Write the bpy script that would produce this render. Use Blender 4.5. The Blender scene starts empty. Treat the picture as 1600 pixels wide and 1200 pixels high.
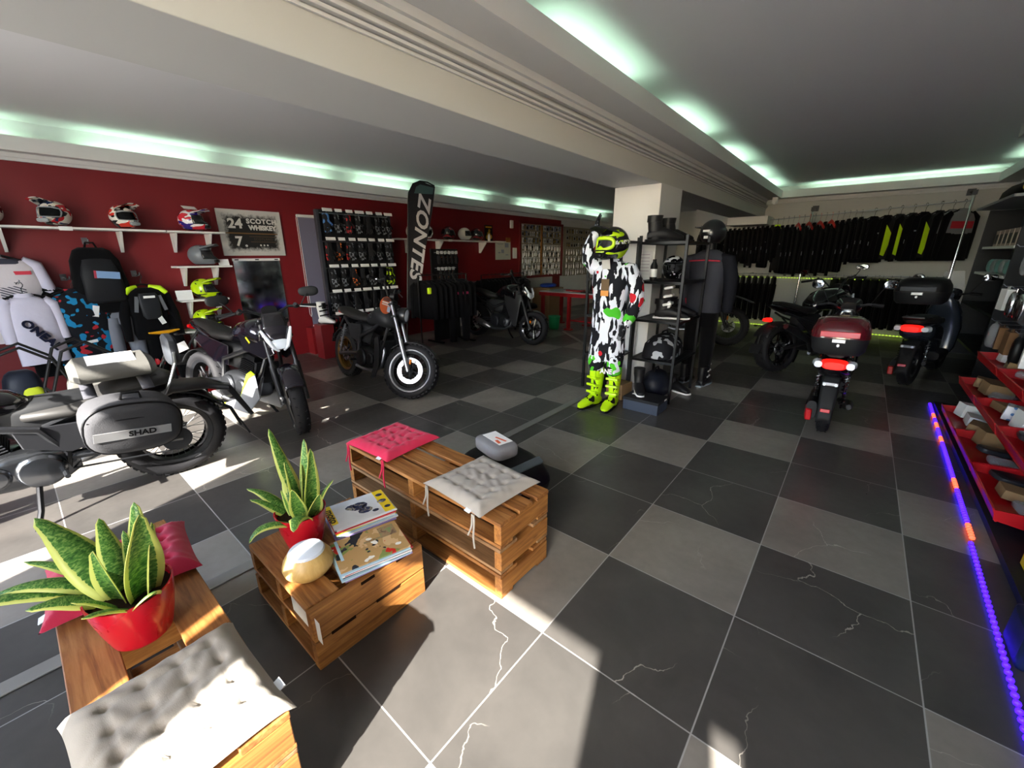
import bpy, bmesh, math, random
from mathutils import Matrix, Vector, Euler
random.seed(7)
sc = bpy.context.scene
COL = sc.collection
PI = math.pi

# ---------------------------------------------------------------- camera, sky, sun, exposure
cam_data = bpy.data.cameras.new('camera')
cam_data.sensor_width = 36.0
cam_data.lens = 14.413
cam_data.clip_start = 0.02
cam = bpy.data.objects.new('camera', cam_data)
COL.objects.link(cam)
_R = ((0.77047055, 0.63746232, -0.00411317), (0.1879642, -0.2333394, -0.95405565), (-0.6091343, 0.73429865, -0.29960123))
_r, _d, _f = [Vector(v) for v in _R]
cam.matrix_world = Matrix(((_r.x, -_d.x, -_f.x, 0.7529), (_r.y, -_d.y, -_f.y, -1.7004), (_r.z, -_d.z, -_f.z, 1.5096), (0, 0, 0, 1)))
sc.camera = cam

world = bpy.data.worlds.new('sky')
sc.world = world
world.use_nodes = True
_n = world.node_tree.nodes; _l = world.node_tree.links
_n.clear()
_out = _n.new('ShaderNodeOutputWorld'); _bg = _n.new('ShaderNodeBackground')
_sky = _n.new('ShaderNodeTexSky')
_sky.sky_type = 'NISHITA'
_sky.sun_disc = False
_sky.sun_elevation = math.radians(33)
_sky.sun_rotation = math.radians(160)
_l.new(_sky.outputs[0], _bg.inputs[0]); _l.new(_bg.outputs[0], _out.inputs[0])
_bg.inputs[1].default_value = 1.0

sun_data = bpy.data.lights.new('sun', 'SUN')
sun_data.energy = 20.0
sun_data.angle = math.radians(0.6)
sun_data.color = (1.0, 0.95, 0.87)
sun = bpy.data.objects.new('sun', sun_data)
COL.objects.link(sun)
sun.location = (2.5, -9, 6)
sun.rotation_euler = Vector((-0.33, 1.0, -0.686)).to_track_quat('-Z', 'Y').to_euler()

sc.view_settings.view_transform = 'Standard'
sc.view_settings.look = 'None'
sc.view_settings.gamma = 1.0
sc.view_settings.use_curve_mapping = False
sc.view_settings.exposure = 1.15
sc.cycles.use_denoising = True
sc.cycles.max_bounces = 10
sc.cycles.diffuse_bounces = 6
sc.cycles.sample_clamp_indirect = 6.0

# ---------------------------------------------------------------- materials
def lin(h):
    h = h.lstrip('#')
    c = [int(h[i:i + 2], 16) / 255 for i in (0, 2, 4)]
    return tuple((x / 12.92 if x <= .04045 else ((x + .055) / 1.055) ** 2.4) for x in c) + (1,)
MATS = {}
class NT:
    def __init__(s, name):
        s.m = bpy.data.materials.new(name); s.m.use_nodes = True
        s.t = s.m.node_tree; s.b = s.t.nodes['Principled BSDF']
    def n(s, typ, **kw):
        o = s.t.nodes.new('ShaderNode' + typ)
        for k, v in kw.items(): setattr(o, k, v)
        return o
    def l(s, a, b): s.t.links.new(a, b)
    def math(s, op, a, b=None, c=None):
        o = s.n('Math', operation=op)
        for i, v in enumerate((a, b, c)):
            if v is None: continue
            if isinstance(v, (int, float)): o.inputs[i].default_value = v
            else: s.l(v, o.inputs[i])
        return o.outputs[0]
    def ramp(s, fac, stops, interp='LINEAR'):
        o = s.n('ValToRGB'); o.color_ramp.interpolation = interp
        e = o.color_ramp.elements
        while len(e) < len(stops): e.new(.5)
        for i, (p, c) in enumerate(stops):
            e[i].position = p; e[i].color = c if not isinstance(c, str) else lin(c)
        s.l(fac, o.inputs[0]); return o.outputs[0]
    def mix(s, fac, a, b):
        o = s.n('Mix', data_type='RGBA')
        for i, v in ((0, fac), (6, a), (7, b)):
            if isinstance(v, str): o.inputs[i].default_value = lin(v)
            elif isinstance(v, (tuple, float, int)): o.inputs[i].default_value = v
            else: s.l(v, o.inputs[i])
        return o.outputs[2]
    def coord(s, scale=(1, 1, 1), kind='Object'):
        t = s.n('TexCoord'); m = s.n('Mapping'); m.inputs['Scale'].default_value = scale
        s.l(t.outputs[kind], m.inputs[0]); return m.outputs[0]
    def noise(s, vec, scale, detail=4, rough=.5, dist=0):
        o = s.n('TexNoise'); o.inputs['Scale'].default_value = scale; o.inputs['Detail'].default_value = detail
        o.inputs['Roughness'].default_value = rough; o.inputs['Distortion'].default_value = dist
        s.l(vec, o.inputs['Vector']); return o.outputs[0]
    def bump(s, h, strength=.3, dist=.01):
        o = s.n('Bump'); o.inputs['Strength'].default_value = strength; o.inputs['Distance'].default_value = dist
        s.l(h, o.inputs['Height']); s.l(o.outputs[0], s.b.inputs['Normal'])
    def set(s, **kw):
        for k, v in kw.items():
            k = k.replace('_', ' ').title().replace('Ior', 'IOR')
            s.b.inputs[k].default_value = v
def mat(name, col, rough=.5, metal=0.0, bump=None, coat=0.0, var=None, sheen=0.0, trans=0.0, alpha=1.0):
    if name in MATS: return MATS[name]
    t = NT(name); b = t.b
    b.inputs['Base Color'].default_value = lin(col)
    b.inputs['Roughness'].default_value = rough; b.inputs['Metallic'].default_value = metal
    b.inputs['Coat Weight'].default_value = coat
    b.inputs['Sheen Weight'].default_value = sheen
    b.inputs['Transmission Weight'].default_value = trans
    b.inputs['Alpha'].default_value = alpha
    lum = sum(lin(col)[:3]) / 3
    if lum < .03 and metal < .5 and not coat: b.inputs['Specular IOR Level'].default_value = .08 if rough > .8 else .26
    v = t.coord()
    if var:
        f = t.noise(v, var[1], 3); t.l(t.mix(f, col, var[0]), b.inputs['Base Color'])
    if bump: t.bump(t.noise(v, bump[0], 5), bump[1], .004)
    else:
        r = t.noise(v, 9.0, 2); t.l(t.math('MULTIPLY_ADD', r, .14, max(.02, rough - .07)), b.inputs['Roughness'])
    MATS[name] = t.m; return t.m
def glow(name, col, strength):
    if name in MATS: return MATS[name]
    t = NT(name); t.b.inputs['Base Color'].default_value = lin(col)
    t.b.inputs['Emission Color'].default_value = lin(col); t.b.inputs['Emission Strength'].default_value = strength
    MATS[name] = t.m; return t.m
def zebra(name, base, dark, accents, scale=9.0, dist=9.0, thr=.5):
    """bold printed racing pattern"""
    if name in MATS: return MATS[name]
    t = NT(name); v = t.coord()
    dn = t.n('TexNoise'); dn.inputs['Scale'].default_value = scale * .6; dn.inputs['Detail'].default_value = 0; t.l(v, dn.inputs['Vector'])
    dv = t.n('VectorMath', operation='MULTIPLY_ADD'); t.l(dn.outputs['Color'], dv.inputs[0]); dv.inputs[1].default_value = (.06, .06, .06); t.l(v, dv.inputs[2])
    sx = t.n('Mapping'); sx.inputs['Rotation'].default_value = (.35, .25, .5); sx.inputs['Scale'].default_value = (1.9, 1.9, .7); t.l(dv.outputs[0], sx.inputs[0])
    vo = t.n('TexVoronoi', feature='F1', distance='MANHATTAN'); vo.inputs['Scale'].default_value = scale * 1.5; t.l(sx.outputs[0], vo.inputs['Vector'])
    cs = t.n('SeparateColor'); t.l(vo.outputs['Color'], cs.inputs[0])
    c = t.ramp(cs.outputs[0], [(0, dark), (thr, base)], 'CONSTANT')
    for i, (ac, sca, th) in enumerate(accents):
        mp = t.n('Mapping'); mp.inputs['Location'].default_value = (3.1 * i, 1.7 * i, 5.3 * i); t.l(v, mp.inputs[0])
        f = t.noise(mp.outputs[0], sca, 1)
        c = t.mix(t.math('GREATER_THAN', f, th), c, ac)
    t.l(c, t.b.inputs['Base Color']); t.b.inputs['Roughness'].default_value = .8; t.b.inputs['Specular IOR Level'].default_value = .2
    MATS[name] = t.m; return t.m
def wood(name, a, b, c, axis='X', scale=1.0, rough=.55):
    if name in MATS: return MATS[name]
    t = NT(name)
    sc3 = {'X': (.9, 12, 12), 'Y': (12, .9, 12), 'Z': (12, 12, .9)}[axis]
    v = t.coord(tuple(x * scale for x in sc3))
    oi = t.n('ObjectInfo'); va = t.n('VectorMath', operation='ADD'); t.l(v, va.inputs[0]); t.l(oi.outputs['Random'], va.inputs[1])
    f = t.noise(va.outputs[0], 3.0, 8, .62, 1.2)
    g = t.noise(t.coord((3, 3, 3)), 2.2, 3)
    col = t.ramp(f, [(.25, c), (.48, a), (.72, b)])
    col2 = t.mix(t.math('MULTIPLY', g, .45), col, c)
    k = t.n('TexVoronoi'); k.inputs['Scale'].default_value = 5.0; t.l(t.coord({'X': (.6, 2, 2), 'Y': (2, .6, 2), 'Z': (2, 2, .6)}[axis]), k.inputs['Vector'])
    kn = t.ramp(k.outputs['Distance'], [(.03, (1, 1, 1, 1)), (.10, (0, 0, 0, 1))])
    col2 = t.mix(t.math('MULTIPLY', kn, .75), col2, '#3a1d0c')
    t.l(col2, t.b.inputs['Base Color']); t.b.inputs['Roughness'].default_value = rough
    t.bump(f, .25, .003)
    MATS[name] = t.m; return t.m

# ---------------------------------------------------------------- mesh helpers
I4 = Matrix.Identity(4)
def T(x, y, z): return Matrix.Translation((x, y, z))
def R(ax, deg): return Matrix.Rotation(math.radians(deg), 4, ax)
def S(x, y, z): return Matrix.Diagonal((x, y, z, 1))
class MB:
    def __init__(s, M=I4): s.bm = bmesh.new(); s.M = M
    def v(s, p): return s.bm.verts.new(s.M @ Vector(p))
    def f(s, vs):
        try: return s.bm.faces.new(vs)
        except ValueError: return None
    def box(s, c, d, m=I4):
        x, y, z = c; a, b, e = d[0] / 2, d[1] / 2, d[2] / 2
        q = [s.v((T(x, y, z) @ m) @ Vector((i * a, j * b, k * e))) for i in (-1, 1) for j in (-1, 1) for k in (-1, 1)]
        for t in ((0, 1, 3, 2), (4, 6, 7, 5), (0, 4, 5, 1), (2, 3, 7, 6), (0, 2, 6, 4), (1, 5, 7, 3)): s.f([q[i] for i in t])
        return s
    def rings(s, rs, cap=True, close=True):
        V = [[s.v(p) for p in r] for r in rs]; n = len(V[0])
        for a, b in zip(V, V[1:]):
            for i in range(n if close else n - 1): s.f([a[i], a[(i + 1) % n], b[(i + 1) % n], b[i]])
        if cap and close: s.f(V[0][::-1]); s.f(V[-1])
        return s
    def tube(s, pts, r, n=8, cap=True, loop=False):
        pts = [Vector(p) for p in pts]; N = len(pts)
        rr = r if isinstance(r, (list, tuple)) else [r] * N
        up = None; rs = []
        for i, p in enumerate(pts):
            if loop: d = pts[(i + 1) % N] - pts[i - 1]
            else: d = pts[min(i + 1, N - 1)] - pts[max(i - 1, 0)]
            d = d.normalized() if d.length > 1e-9 else Vector((0, 0, 1))
            if up is None: up = Vector((0, 0, 1)) if abs(d.z) < .9 else Vector((1, 0, 0))
            u = (up - d * up.dot(d))
            u = u.normalized() if u.length > 1e-6 else d.orthogonal().normalized()
            w = d.cross(u); up = u
            rs.append([p + (u * math.cos(2 * PI * k / n) + w * math.sin(2 * PI * k / n)) * rr[i] for k in range(n)])
        if loop: rs.append(rs[0]); cap = False
        return s.rings(rs, cap)
    def lathe(s, prof, n=24, m=I4, cap=True):
        rs = [[m @ Vector((r * math.cos(2 * PI * k / n), r * math.sin(2 * PI * k / n), z)) for k in range(n)] for r, z in prof]
        return s.rings(rs, cap)
    def prism(s, poly, h, m=I4):
        a = [s.v(m @ Vector((x, y, 0))) for x, y in poly]; b = [s.v(m @ Vector((x, y, h))) for x, y in poly]
        n = len(a); s.f(a[::-1]); s.f(b)
        for i in range(n): s.f([a[i], a[(i + 1) % n], b[(i + 1) % n], b[i]])
        return s
    def ell(s, c, r, n=16, k=10, m=I4, p=2.0):
        def e(x, q): return math.copysign(abs(x) ** q, x)
        rs = []
        for i in range(1, k):
            t = PI * i / k - PI / 2; q = 2 / p
            rs.append([Vector(c) + m.to_3x3() @ Vector((r[0] * e(math.cos(t), q) * e(math.cos(2 * PI * j / n), q), r[1] * e(math.cos(t), q) * e(math.sin(2 * PI * j / n), q), r[2] * e(math.sin(t), q))) for j in range(n)])
        return s.rings(rs)
    def body(s, st, n=18, ax='x'):
        """loft of superellipse sections: (pos, a, b, ra, rb, power); ax x: section in y,z; ax z: section in x,y; ax y: section in x,z"""
        rs = []
        for t in st:
            pos, a, b, ra, rb = t[:5]; p = t[5] if len(t) > 5 else 2.3
            ring = []
            for k in range(n):
                c, q = math.cos(2 * PI * k / n), math.sin(2 * PI * k / n)
                u = a + ra * math.copysign(abs(c) ** (2 / p), c); w = b + rb * math.copysign(abs(q) ** (2 / p), q)
                ring.append({'x': (pos, u, w), 'z': (u, w, pos), 'y': (u, pos, w)}[ax])
            rs.append(ring)
        return s.rings(rs)
    def grid(s, fn, nu, nv):
        V = [[s.v(fn(i / nu, j / nv)) for j in range(nv + 1)] for i in range(nu + 1)]
        for i in range(nu):
            for j in range(nv): s.f([V[i][j], V[i + 1][j], V[i + 1][j + 1], V[i][j + 1]])
        return s
    def build(s, name, material=None, parent=None, smooth=40, bevel=0, seg=2, solid=0, sub=0):
        bmesh.ops.recalc_face_normals(s.bm, faces=s.bm.faces)
        if smooth:
            for f in s.bm.faces: f.smooth = True
            a = math.radians(smooth)
            for e in s.bm.edges:
                if len(e.link_faces) == 2 and e.calc_face_angle(0) > a: e.smooth = False
        me = bpy.data.meshes.new(name); s.bm.to_mesh(me); s.bm.free()
        o = bpy.data.objects.new(name, me); COL.objects.link(o)
        if material:
            for q in (material if isinstance(material, (list, tuple)) else [material]): me.materials.append(q)
        if parent: o.parent = parent
        if solid: mo = o.modifiers.new('solid', 'SOLIDIFY'); mo.thickness = solid; mo.offset = 0
        if bevel:
            mo = o.modifiers.new('bevel', 'BEVEL'); mo.width = bevel; mo.segments = seg; mo.limit_method = 'ANGLE'; mo.angle_limit = math.radians(35)
            mo.harden_normals = False
        if sub: mo = o.modifiers.new('sub', 'SUBSURF'); mo.levels = sub; mo.render_levels = sub
        return o
def tag(o, label, cat, group=None, kind=None):
    o['label'] = label; o['category'] = cat
    if group: o['group'] = group
    if kind: o['kind'] = kind
    return o
def thing(name, label, cat, loc=(0, 0, 0), rot=(0, 0, 0), group=None, scale=None):
    o = bpy.data.objects.new(name, None); COL.objects.link(o)
    o.location = loc; o.rotation_euler = [math.radians(a) for a in rot]
    if scale: o.scale = scale
    o.empty_display_size = .1
    return tag(o, label, cat, group)
def struct(o): o['kind'] = 'structure'; return o
def copy_tree(o, parent=None):
    c = o.copy(); COL.objects.link(c)
    if parent: c.parent = parent
    for ch in list(o.children): copy_tree(ch, c)
    return c
def dup(root, loc, rot=(0, 0, 0), label=None, group=None, scale=None):
    r = copy_tree(root); r.location = loc; r.rotation_euler = [math.radians(a) for a in rot]
    if label: r['label'] = label
    if group: r['group'] = group
    if scale: r.scale = scale
    return r
def place(o, loc, rot=(0, 0, 0), scale=None):
    o.location = loc; o.rotation_euler = [math.radians(a) for a in rot]
    if scale: o.scale = scale
    return o
def lettering(txt, size, m, material, parent, name='lettering', extrude=.0008, shear=0, bold=0, sx=1.0, align='CENTER', space=1.0):
    cu = bpy.data.curves.new('t', 'FONT'); cu.body = txt; cu.size = size; cu.extrude = extrude; cu.shear = shear; cu.offset = bold
    cu.align_x = align; cu.align_y = 'CENTER'; cu.resolution_u = 3; cu.space_character = space
    ob = bpy.data.objects.new('t', cu); COL.objects.link(ob)
    dg = bpy.context.evaluated_depsgraph_get()
    me = bpy.data.meshes.new_from_object(ob.evaluated_get(dg))
    bpy.data.objects.remove(ob); bpy.data.curves.remove(cu)
    me.transform(m @ S(sx, 1, 1)); me.name = name
    o = bpy.data.objects.new(name, me); COL.objects.link(o)
    me.materials.clear(); me.materials.append(material)
    if parent: o.parent = parent
    return o
def FRONT(x, y, z): return T(x, y, z) @ R('Z', 90) @ R('X', 90)      # text plane facing +X, reading towards +Y
# ---------------------------------------------------------------- setting
def floor_mat():
    t = NT('floor_tiles'); v = t.coord()
    sep = t.n('SeparateXYZ'); t.l(v, sep.inputs[0]); x, y = sep.outputs[0], sep.outputs[1]
    gx, gy = t.math('DIVIDE', x, .6), t.math('DIVIDE', y, .6)
    ix, iy = t.math('FLOOR', gx), t.math('FLOOR', gy)
    d = t.math('ADD', t.math('SUBTRACT', iy, ix), 300)
    light = t.math('LESS_THAN', t.math('MODULO', t.math('ADD', d, .01), 3), .5)
    fx, fy = t.math('FRACT', gx), t.math('FRACT', gy)
    ed = lambda f: t.math('LESS_THAN', t.math('MINIMUM', f, t.math('SUBTRACT', 1, f)), .0042)
    grout = t.math('MAXIMUM', ed(fx), ed(fy))
    cid = t.n('CombineXYZ'); t.l(ix, cid.inputs[0]); t.l(iy, cid.inputs[1])
    wn = t.n('TexWhiteNoise'); t.l(cid.outputs[0], wn.inputs['Vector'])
    sh = t.n('VectorMath', operation='MULTIPLY_ADD'); t.l(wn.outputs['Color'], sh.inputs[0]); sh.inputs[1].default_value = (17, 17, 17); t.l(v, sh.inputs[2])
    n1 = t.noise(sh.outputs[0], 2.6, 7, .6, .3); n2 = t.noise(sh.outputs[0], 26, 4)
    dark = t.ramp(n1, [(.3, '#3d3b39'), (.7, '#504d4a')]); lite = t.ramp(n1, [(.3, '#76716a'), (.7, '#8e8880')])
    c = t.mix(light, dark, lite)
    c = t.mix(t.math('MULTIPLY', n2, .22), c, '#2c2a28')
    # pale veins
    dn = t.n('TexNoise'); dn.inputs['Scale'].default_value = 3.2; dn.inputs['Detail'].default_value = 5; t.l(sh.outputs[0], dn.inputs['Vector'])
    dv = t.n('VectorMath', operation='MULTIPLY_ADD'); t.l(dn.outputs['Color'], dv.inputs[0]); dv.inputs[1].default_value = (.35, .35, 0); t.l(sh.outputs[0], dv.inputs[2])
    vo = t.n('TexVoronoi', feature='DISTANCE_TO_EDGE', voronoi_dimensions='2D'); vo.inputs['Scale'].default_value = 1.25; t.l(dv.outputs[0], vo.inputs['Vector'])
    vein = t.math('LESS_THAN', vo.outputs['Distance'], t.math('MULTIPLY', n2, .0042))
    mask = t.ramp(t.noise(sh.outputs[0], 1.7, 3), [(.50, (0, 0, 0, 1)), (.62, (1, 1, 1, 1))])
    c = t.mix(t.math('MULTIPLY', t.math('MULTIPLY', vein, mask), .5), c, '#c9c2b6')
    c = t.mix(t.math('MULTIPLY', grout, .8), c, '#a8a6a4')
    t.l(c, t.b.inputs['Base Color'])
    t.l(t.math('MULTIPLY_ADD', n2, .16, .24), t.b.inputs['Roughness'])
    t.b.inputs['Specular IOR Level'].default_value = .5
    t.bump(t.math('MULTIPLY_ADD', grout, -1.5, t.math('MULTIPLY', n2, .1)), .12, .004)
    return t.m
WHITE = mat('white_paint', '#d6d5d2', .6, bump=(60, .05))
CEIL = mat('ceiling_paint', '#d6d4d3', .7, bump=(25, .05))
RED = mat('red_paint', '#761219', .5, bump=(40, .06))
GREYW = mat('grey_paint', '#bdbcb8', .7, bump=(40, .05))
BLACK = mat('black_plastic', '#121214', .42, bump=(180, .1))
BLKMETAL = mat('black_metal', '#18191b', .38, .6)
CHROME = mat('chrome', '#c9ccd0', .16, 1.0)
STEEL = mat('steel', '#9a9da2', .34, 1.0)
WHITEPL = mat('white_plastic', '#e8e8e6', .4)
RUBBER = mat('rubber', '#17171a', .7, bump=(120, .25))
BLKFAB = mat('black_fabric', '#0b0b0d', .92, bump=(220, .3), sheen=.05)
PAPER = mat('paper', '#eeeeec', .6)
REDPL = mat('red_plastic', '#b50d18', .35)
YELFLU = mat('fluorescent_yellow', '#c8f016', .6)
DARKGREY = mat('dark_grey', '#3a3d44', .5)
REDMET = mat('red_metal', '#8d0f18', .4, .2)

def sbox(name, c, d, m, kind=True, bevel=0):
    o = MB().box(c, d).build(name, m, bevel=bevel, smooth=0)
    if kind: o['kind'] = 'structure'
    return o
ZC = 2.80
sbox('floor', (-1.9, 4.5, -.05), (8.6, 16.4, .1), floor_mat())
sbox('ceiling', (-1.9, 4.5, ZC + .05), (8.6, 16.4, .1), CEIL)
# left wall: red up to Y 8.62, then white; red part as wide as its paint
sbox('wall_left', (-6.05, 2.6, 1.24), (.1, 12.06, 2.48), RED)
sbox('wall_left_upper', (-6.05, 2.6, 2.64), (.1, 12.06, .32), WHITE)
sbox('wall_left_white', (-6.05, 10.56, 1.4), (.1, 3.88, 2.8), WHITE)
sbox('trim_1', (-5.985, 6.4, .475), (.03, 3.6, .95), GREYW)          # pale dado below the red paint
sbox('trim_2', (-5.9, 1.62, .21), (.2, .75, .42), mat('dark_red_paint', '#7d1218', .5))   # boxed sill under the blind
sbox('wall_back', (.0, 8.85, 1.4), (4.9, .1, 2.8), GREYW)
sbox('wall_back_far', (-4.2, 12.55, 1.4), (3.9, .1, 2.8), GREYW)
sbox('wall_side', (-2.4, 10.7, 1.4), (.1, 3.6, 2.8), GREYW)
sbox('wall_right', (2.45, 2.6, 1.4), (.1, 12.4, 2.8), GREYW)
sbox('pillar', (-1.33, 3.31, 1.12), (.535, .66, 2.24), WHITE, bevel=.004)
sbox('beam', (-1.33, 2.65, 2.515), (.535, 12.3, .57), mat('beam_paint', '#c4c3bd', .6, bump=(60, .05)), bevel=.004)
sbox('beam_bracket', (-1.24, 8.45, 2.15), (.72, .7, .15), WHITE)
# stepped moulding on the right face of the beam
for i, (z, d, hgt) in enumerate(((2.405, .012, .012), (2.428, .026, .014), (2.452, .040, .016))):
    sbox('trim_%d' % (3 + i), (-1.06 + d / 2, 2.65, z), (d, 12.2, hgt), WHITE)
# light coves: an open trough (bottom + lip) along the beam, back wall, left wall and right wall
def cove(n, c0, c1, z, depth, side):
    """c0->c1 along the wall; side = direction away from the wall"""
    b = MB(); a, e, s = Vector(c0), Vector(c1), Vector(side)
    L = (e - a); mid = (a + e) / 2
    def bx(off, w, z0, z1):
        p = mid + s * off; d = (abs(L.x) + abs(s.x) * w, abs(L.y) + abs(s.y) * w, z1 - z0)
        b.box((p.x, p.y, (z0 + z1) / 2), d)
    bx(depth / 2, depth, z, z + .03)
    bx(depth - .013, .034, z - .004, z + .13)
    bx(.03, .06, z - .043, z - .001)
    bx(.018, .036, z - .073, z - .042)
    return struct(b.build('trim_%d' % n, WHITE, smooth=0))
cove(6, (-6, -3.4, 0), (-6, 12.5, 0), 2.50, .20, (1, 0, 0))
cove(7, (-1.06, -3.4, 0), (-1.06, 8.5, 0), 2.565, .29, (1, 0, 0))
cove(8, (-1.06, 8.8, 0), (2.4, 8.8, 0), 2.57, .32, (0, -1, 0))
cove(9, (2.4, -3.4, 0), (2.4, 8.5, 0), 2.565, .3, (-1, 0, 0))
# storefront behind the camera: piers, an added sun block and bands around the glazing, an added sun shade, the pavement outside
FR = mat('storefront_frame', '#4a4d52', .5, .3)
def pier_or_block(x0, x1, z0, z1, nm='pier_or_sun_block'): return sbox(nm, ((x0 + x1) / 2, -3.55, (z0 + z1) / 2), (x1 - x0, .1, z1 - z0), WHITE)
sbox('wall_front', (-1.9, -3.55, 2.72), (8.6, .1, .16), WHITE)
pier_or_block(-6.1, -3.55, 0, 2.64); pier_or_block(-1.69, -.03, 0, 2.15); pier_or_block(.04, .285, 0, 2.15); pier_or_block(1.24, 1.625, 0, 2.15); pier_or_block(1.74, 2.5, 0, 2.15); pier_or_block(-1.74, -1.64, 2.1, 2.64)  # fourth block is added, casts the shadow of a person standing at the camera
sbox('storefront_transom', (-1.9, -3.55, .05), (8.2, .1, .1), FR)
sbox('storefront_rail', (.35, -3.55, 2.125), (4.1, .06, .08), FR)
sbox('storefront_rail_left', (-3.7, -3.55, 2.34), (4.0, .06, .08), FR)
sbox('added_sun_shade', (1.35, -3.96, 2.72), (5.9, .70, .04), mat('sun_shade_slab', '#c9c4ba', .8))  # unseen slab added to keep high sun out of the upper glazing
sbox('pavement_outside', (-2, -12, -.12), (60, 17, .2), mat('pavement', '#b7b4ae', .9, bump=(8, .2)))
sbox('street_outside', (-2, -40, -.16), (120, 40, .2), mat('asphalt', '#6e6c68', .9, bump=(8, .2)))
# metal joint strips in the floor
STRIP = mat('strip_metal', '#9c9a96', .35, .6)
sbox('floor_strip', (-1.385, -.55, .004), (.075, 5.9, .008), STRIP, bevel=.003)
_s = MB().box((0, 0, .004), (.06, 2.6, .008)).build('floor_strip', STRIP, smooth=0); struct(_s)
_s.location = (-2.83, 4.63, 0); _s.rotation_euler = (0, 0, math.radians(49))

# ---------------------------------------------------------------- cove tube lamps
TUBE = glow('tube_light', '#d2ffe4', 6.5)
def tube_lamp(): 
    t = thing('tube_lamp', '', 'lamp')
    MB().tube([(0, -.58, .045), (0, .58, .045)], .014, 10).build('tube', TUBE, t)
    MB().box((0, 0, .012), (.05, 1.2, .024)).box((0, -.59, .04), (.03, .02, .04)).box((0, .59, .04), (.03, .02, .04)).build('lamp_base', WHITEPL, t, smooth=0)
    return t
_t0 = tube_lamp(); _first = True
def lamp_at(x, y, z, rz, label, group):
    global _first
    if _first:
        _first = False; place(_t0, (x, y, z), (0, 0, rz)); _t0['label'] = label; _t0['group'] = group
    else: dup(_t0, (x, y, z), (0, 0, rz), label, group)
for y in (-1.85, -.25, 1.37, 2.95, 4.95, 7.25, 8.95, 10.5):
    lamp_at(-5.9, y, 2.53, 0, 'fluorescent tube glowing in the white cove above the red wall', 'tube lamps in the left cove')
for y in (-.95, 1.15, 3.1, 5.0, 6.6, 8.0):
    lamp_at(-.9, y, 2.595, 0, 'fluorescent tube glowing in the cove along the central beam', 'tube lamps in the beam cove')
for x in (.25, 1.5):
    lamp_at(x, 8.62, 2.60, 90, 'fluorescent tube glowing in the cove above the hanging jackets', 'tube lamps in the back cove')
for y in (3.0, 4.4, 5.8, 7.2):
    lamp_at(2.22, y, 2.595, 0, 'fluorescent tube glowing in the right wall cove above the shelving', 'tube lamps in the right cove')
# ---------------------------------------------------------------- pallet furniture
WOODX = wood('pallet_wood', '#98622f', '#c08a4e', '#55300f', 'X')
WOODY = wood('pallet_wood_cross', '#9c652d', '#c68c48', '#5a3412', 'Y')
WOODG = wood('pallet_wood_grey', '#8d6844', '#a98560', '#594029', 'X')
TL = random.Random(3)
def pallet(name, label, loc, L, W, layers, group, H=.137, boards=None, greys=()):
    """stack of cut-down pallets screwed together; long boards along X, stringers along Y"""
    t = thing(name, label, 'pallet furniture', loc, group=group)
    boards = boards or ((-W / 2, .10), (-.045, .09), (W / 2 - .10, .10))
    for k in range(layers):
        z = k * H
        for j, x in enumerate((-L / 2 + .022, 0, L / 2 - .022)):
            b = MB().box((x, 0, z + .018 + .046), (.042, W - .004, .092))
            # notches of the stringer show as a cut-away under the top edge
            b.build('stringer', WOODY, t, smooth=0, bevel=.003)
        for y0, w in ((-W / 2, .085), (W / 2 - .085, .085)):
            MB().box((0, y0 + w / 2, z + .009), (L - .004, w, .016)).build('bottom_board', WOODG if k in greys else WOODX, t, smooth=0, bevel=.002)
        if k == layers - 1:
            for y0, w in boards:
                MB().box((0, y0 + w / 2, z + .110 + .0115), (L, w, .021)).build('deck_board', WOODX, t, smooth=0, bevel=.003)
        else:
            for y0, w in ((-W / 2, .12), (W / 2 - .12, .12)):
                MB().box((0, y0 + w / 2, z + .110 + .011), (L - .01, w, .018)).build('deck_board', WOODG if k in greys else WOODX, t, smooth=0, bevel=.003)
    return t
# bench: 3 layers, short end towards the camera
bench = pallet('pallet_bench', 'tall wooden pallet bench with a pink and a grey cushion on top', (-.877, -.40, 0), 1.268, .36, 3, 'pallet seats', .137, ((-.18, .105), (-.05, .1), (.085, .095)), (1,))
# foreground bench
fbench = pallet('pallet_bench', 'wooden pallet bench in the corner under the cream cushion and red potted plant', (-.80, -1.668, 0), 1.268, .36, 3, 'pallet seats', .133, ((-.18, .115), (.065, .115)), (1,))
# low table: solid stringer side towards +X
tb = thing('pallet_table', 'low wooden pallet table carrying magazines and a potted plant', 'pallet furniture', (-.855, -1.02, 0), group='pallet seats')
for k in range(2):
    z = k * .135
    for x in (-.279, 0, .279):
        b = MB()
        if x > .2:
            b.box((x, 0, z + .064), (.04, .505, .128))
        else:
            b.box((x, 0, z + .064), (.04, .50, .092))
        b.build('stringer', WOODY, tb, smooth=0, bevel=.003)
    for y0, w in ((-.25, .09), (-.03, .07), (.16, .09)):
        MB().box((-.02, y0 + w / 2, z + .009), (.555, w, .016)).build('bottom_board', WOODX, tb, smooth=0, bevel=.002)
for y0, w in ((-.25, .13), (-.075, .13), (.10, .145)):
    MB().box((-.02, y0 + w / 2, .2585), (.555, w, .02)).build('deck_board', WOODX, tb, smooth=0, bevel=.003)
for z, y, w in ((.262, -.02, .06), (.262, .14, .05), (.132, .06, .11), (.132, -.14, .10)):
    MB().box((.3, y, z), (.004, w, .012)).build('cut_slot', mat('slot_dark', '#24150b', .9), tb, smooth=0)
wp = MB().grid(lambda u, v: (-.02 + .24 * u, .0, .10 * v), 4, 4).build('paper_sheet', PAPER, None, solid=.001)
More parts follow.
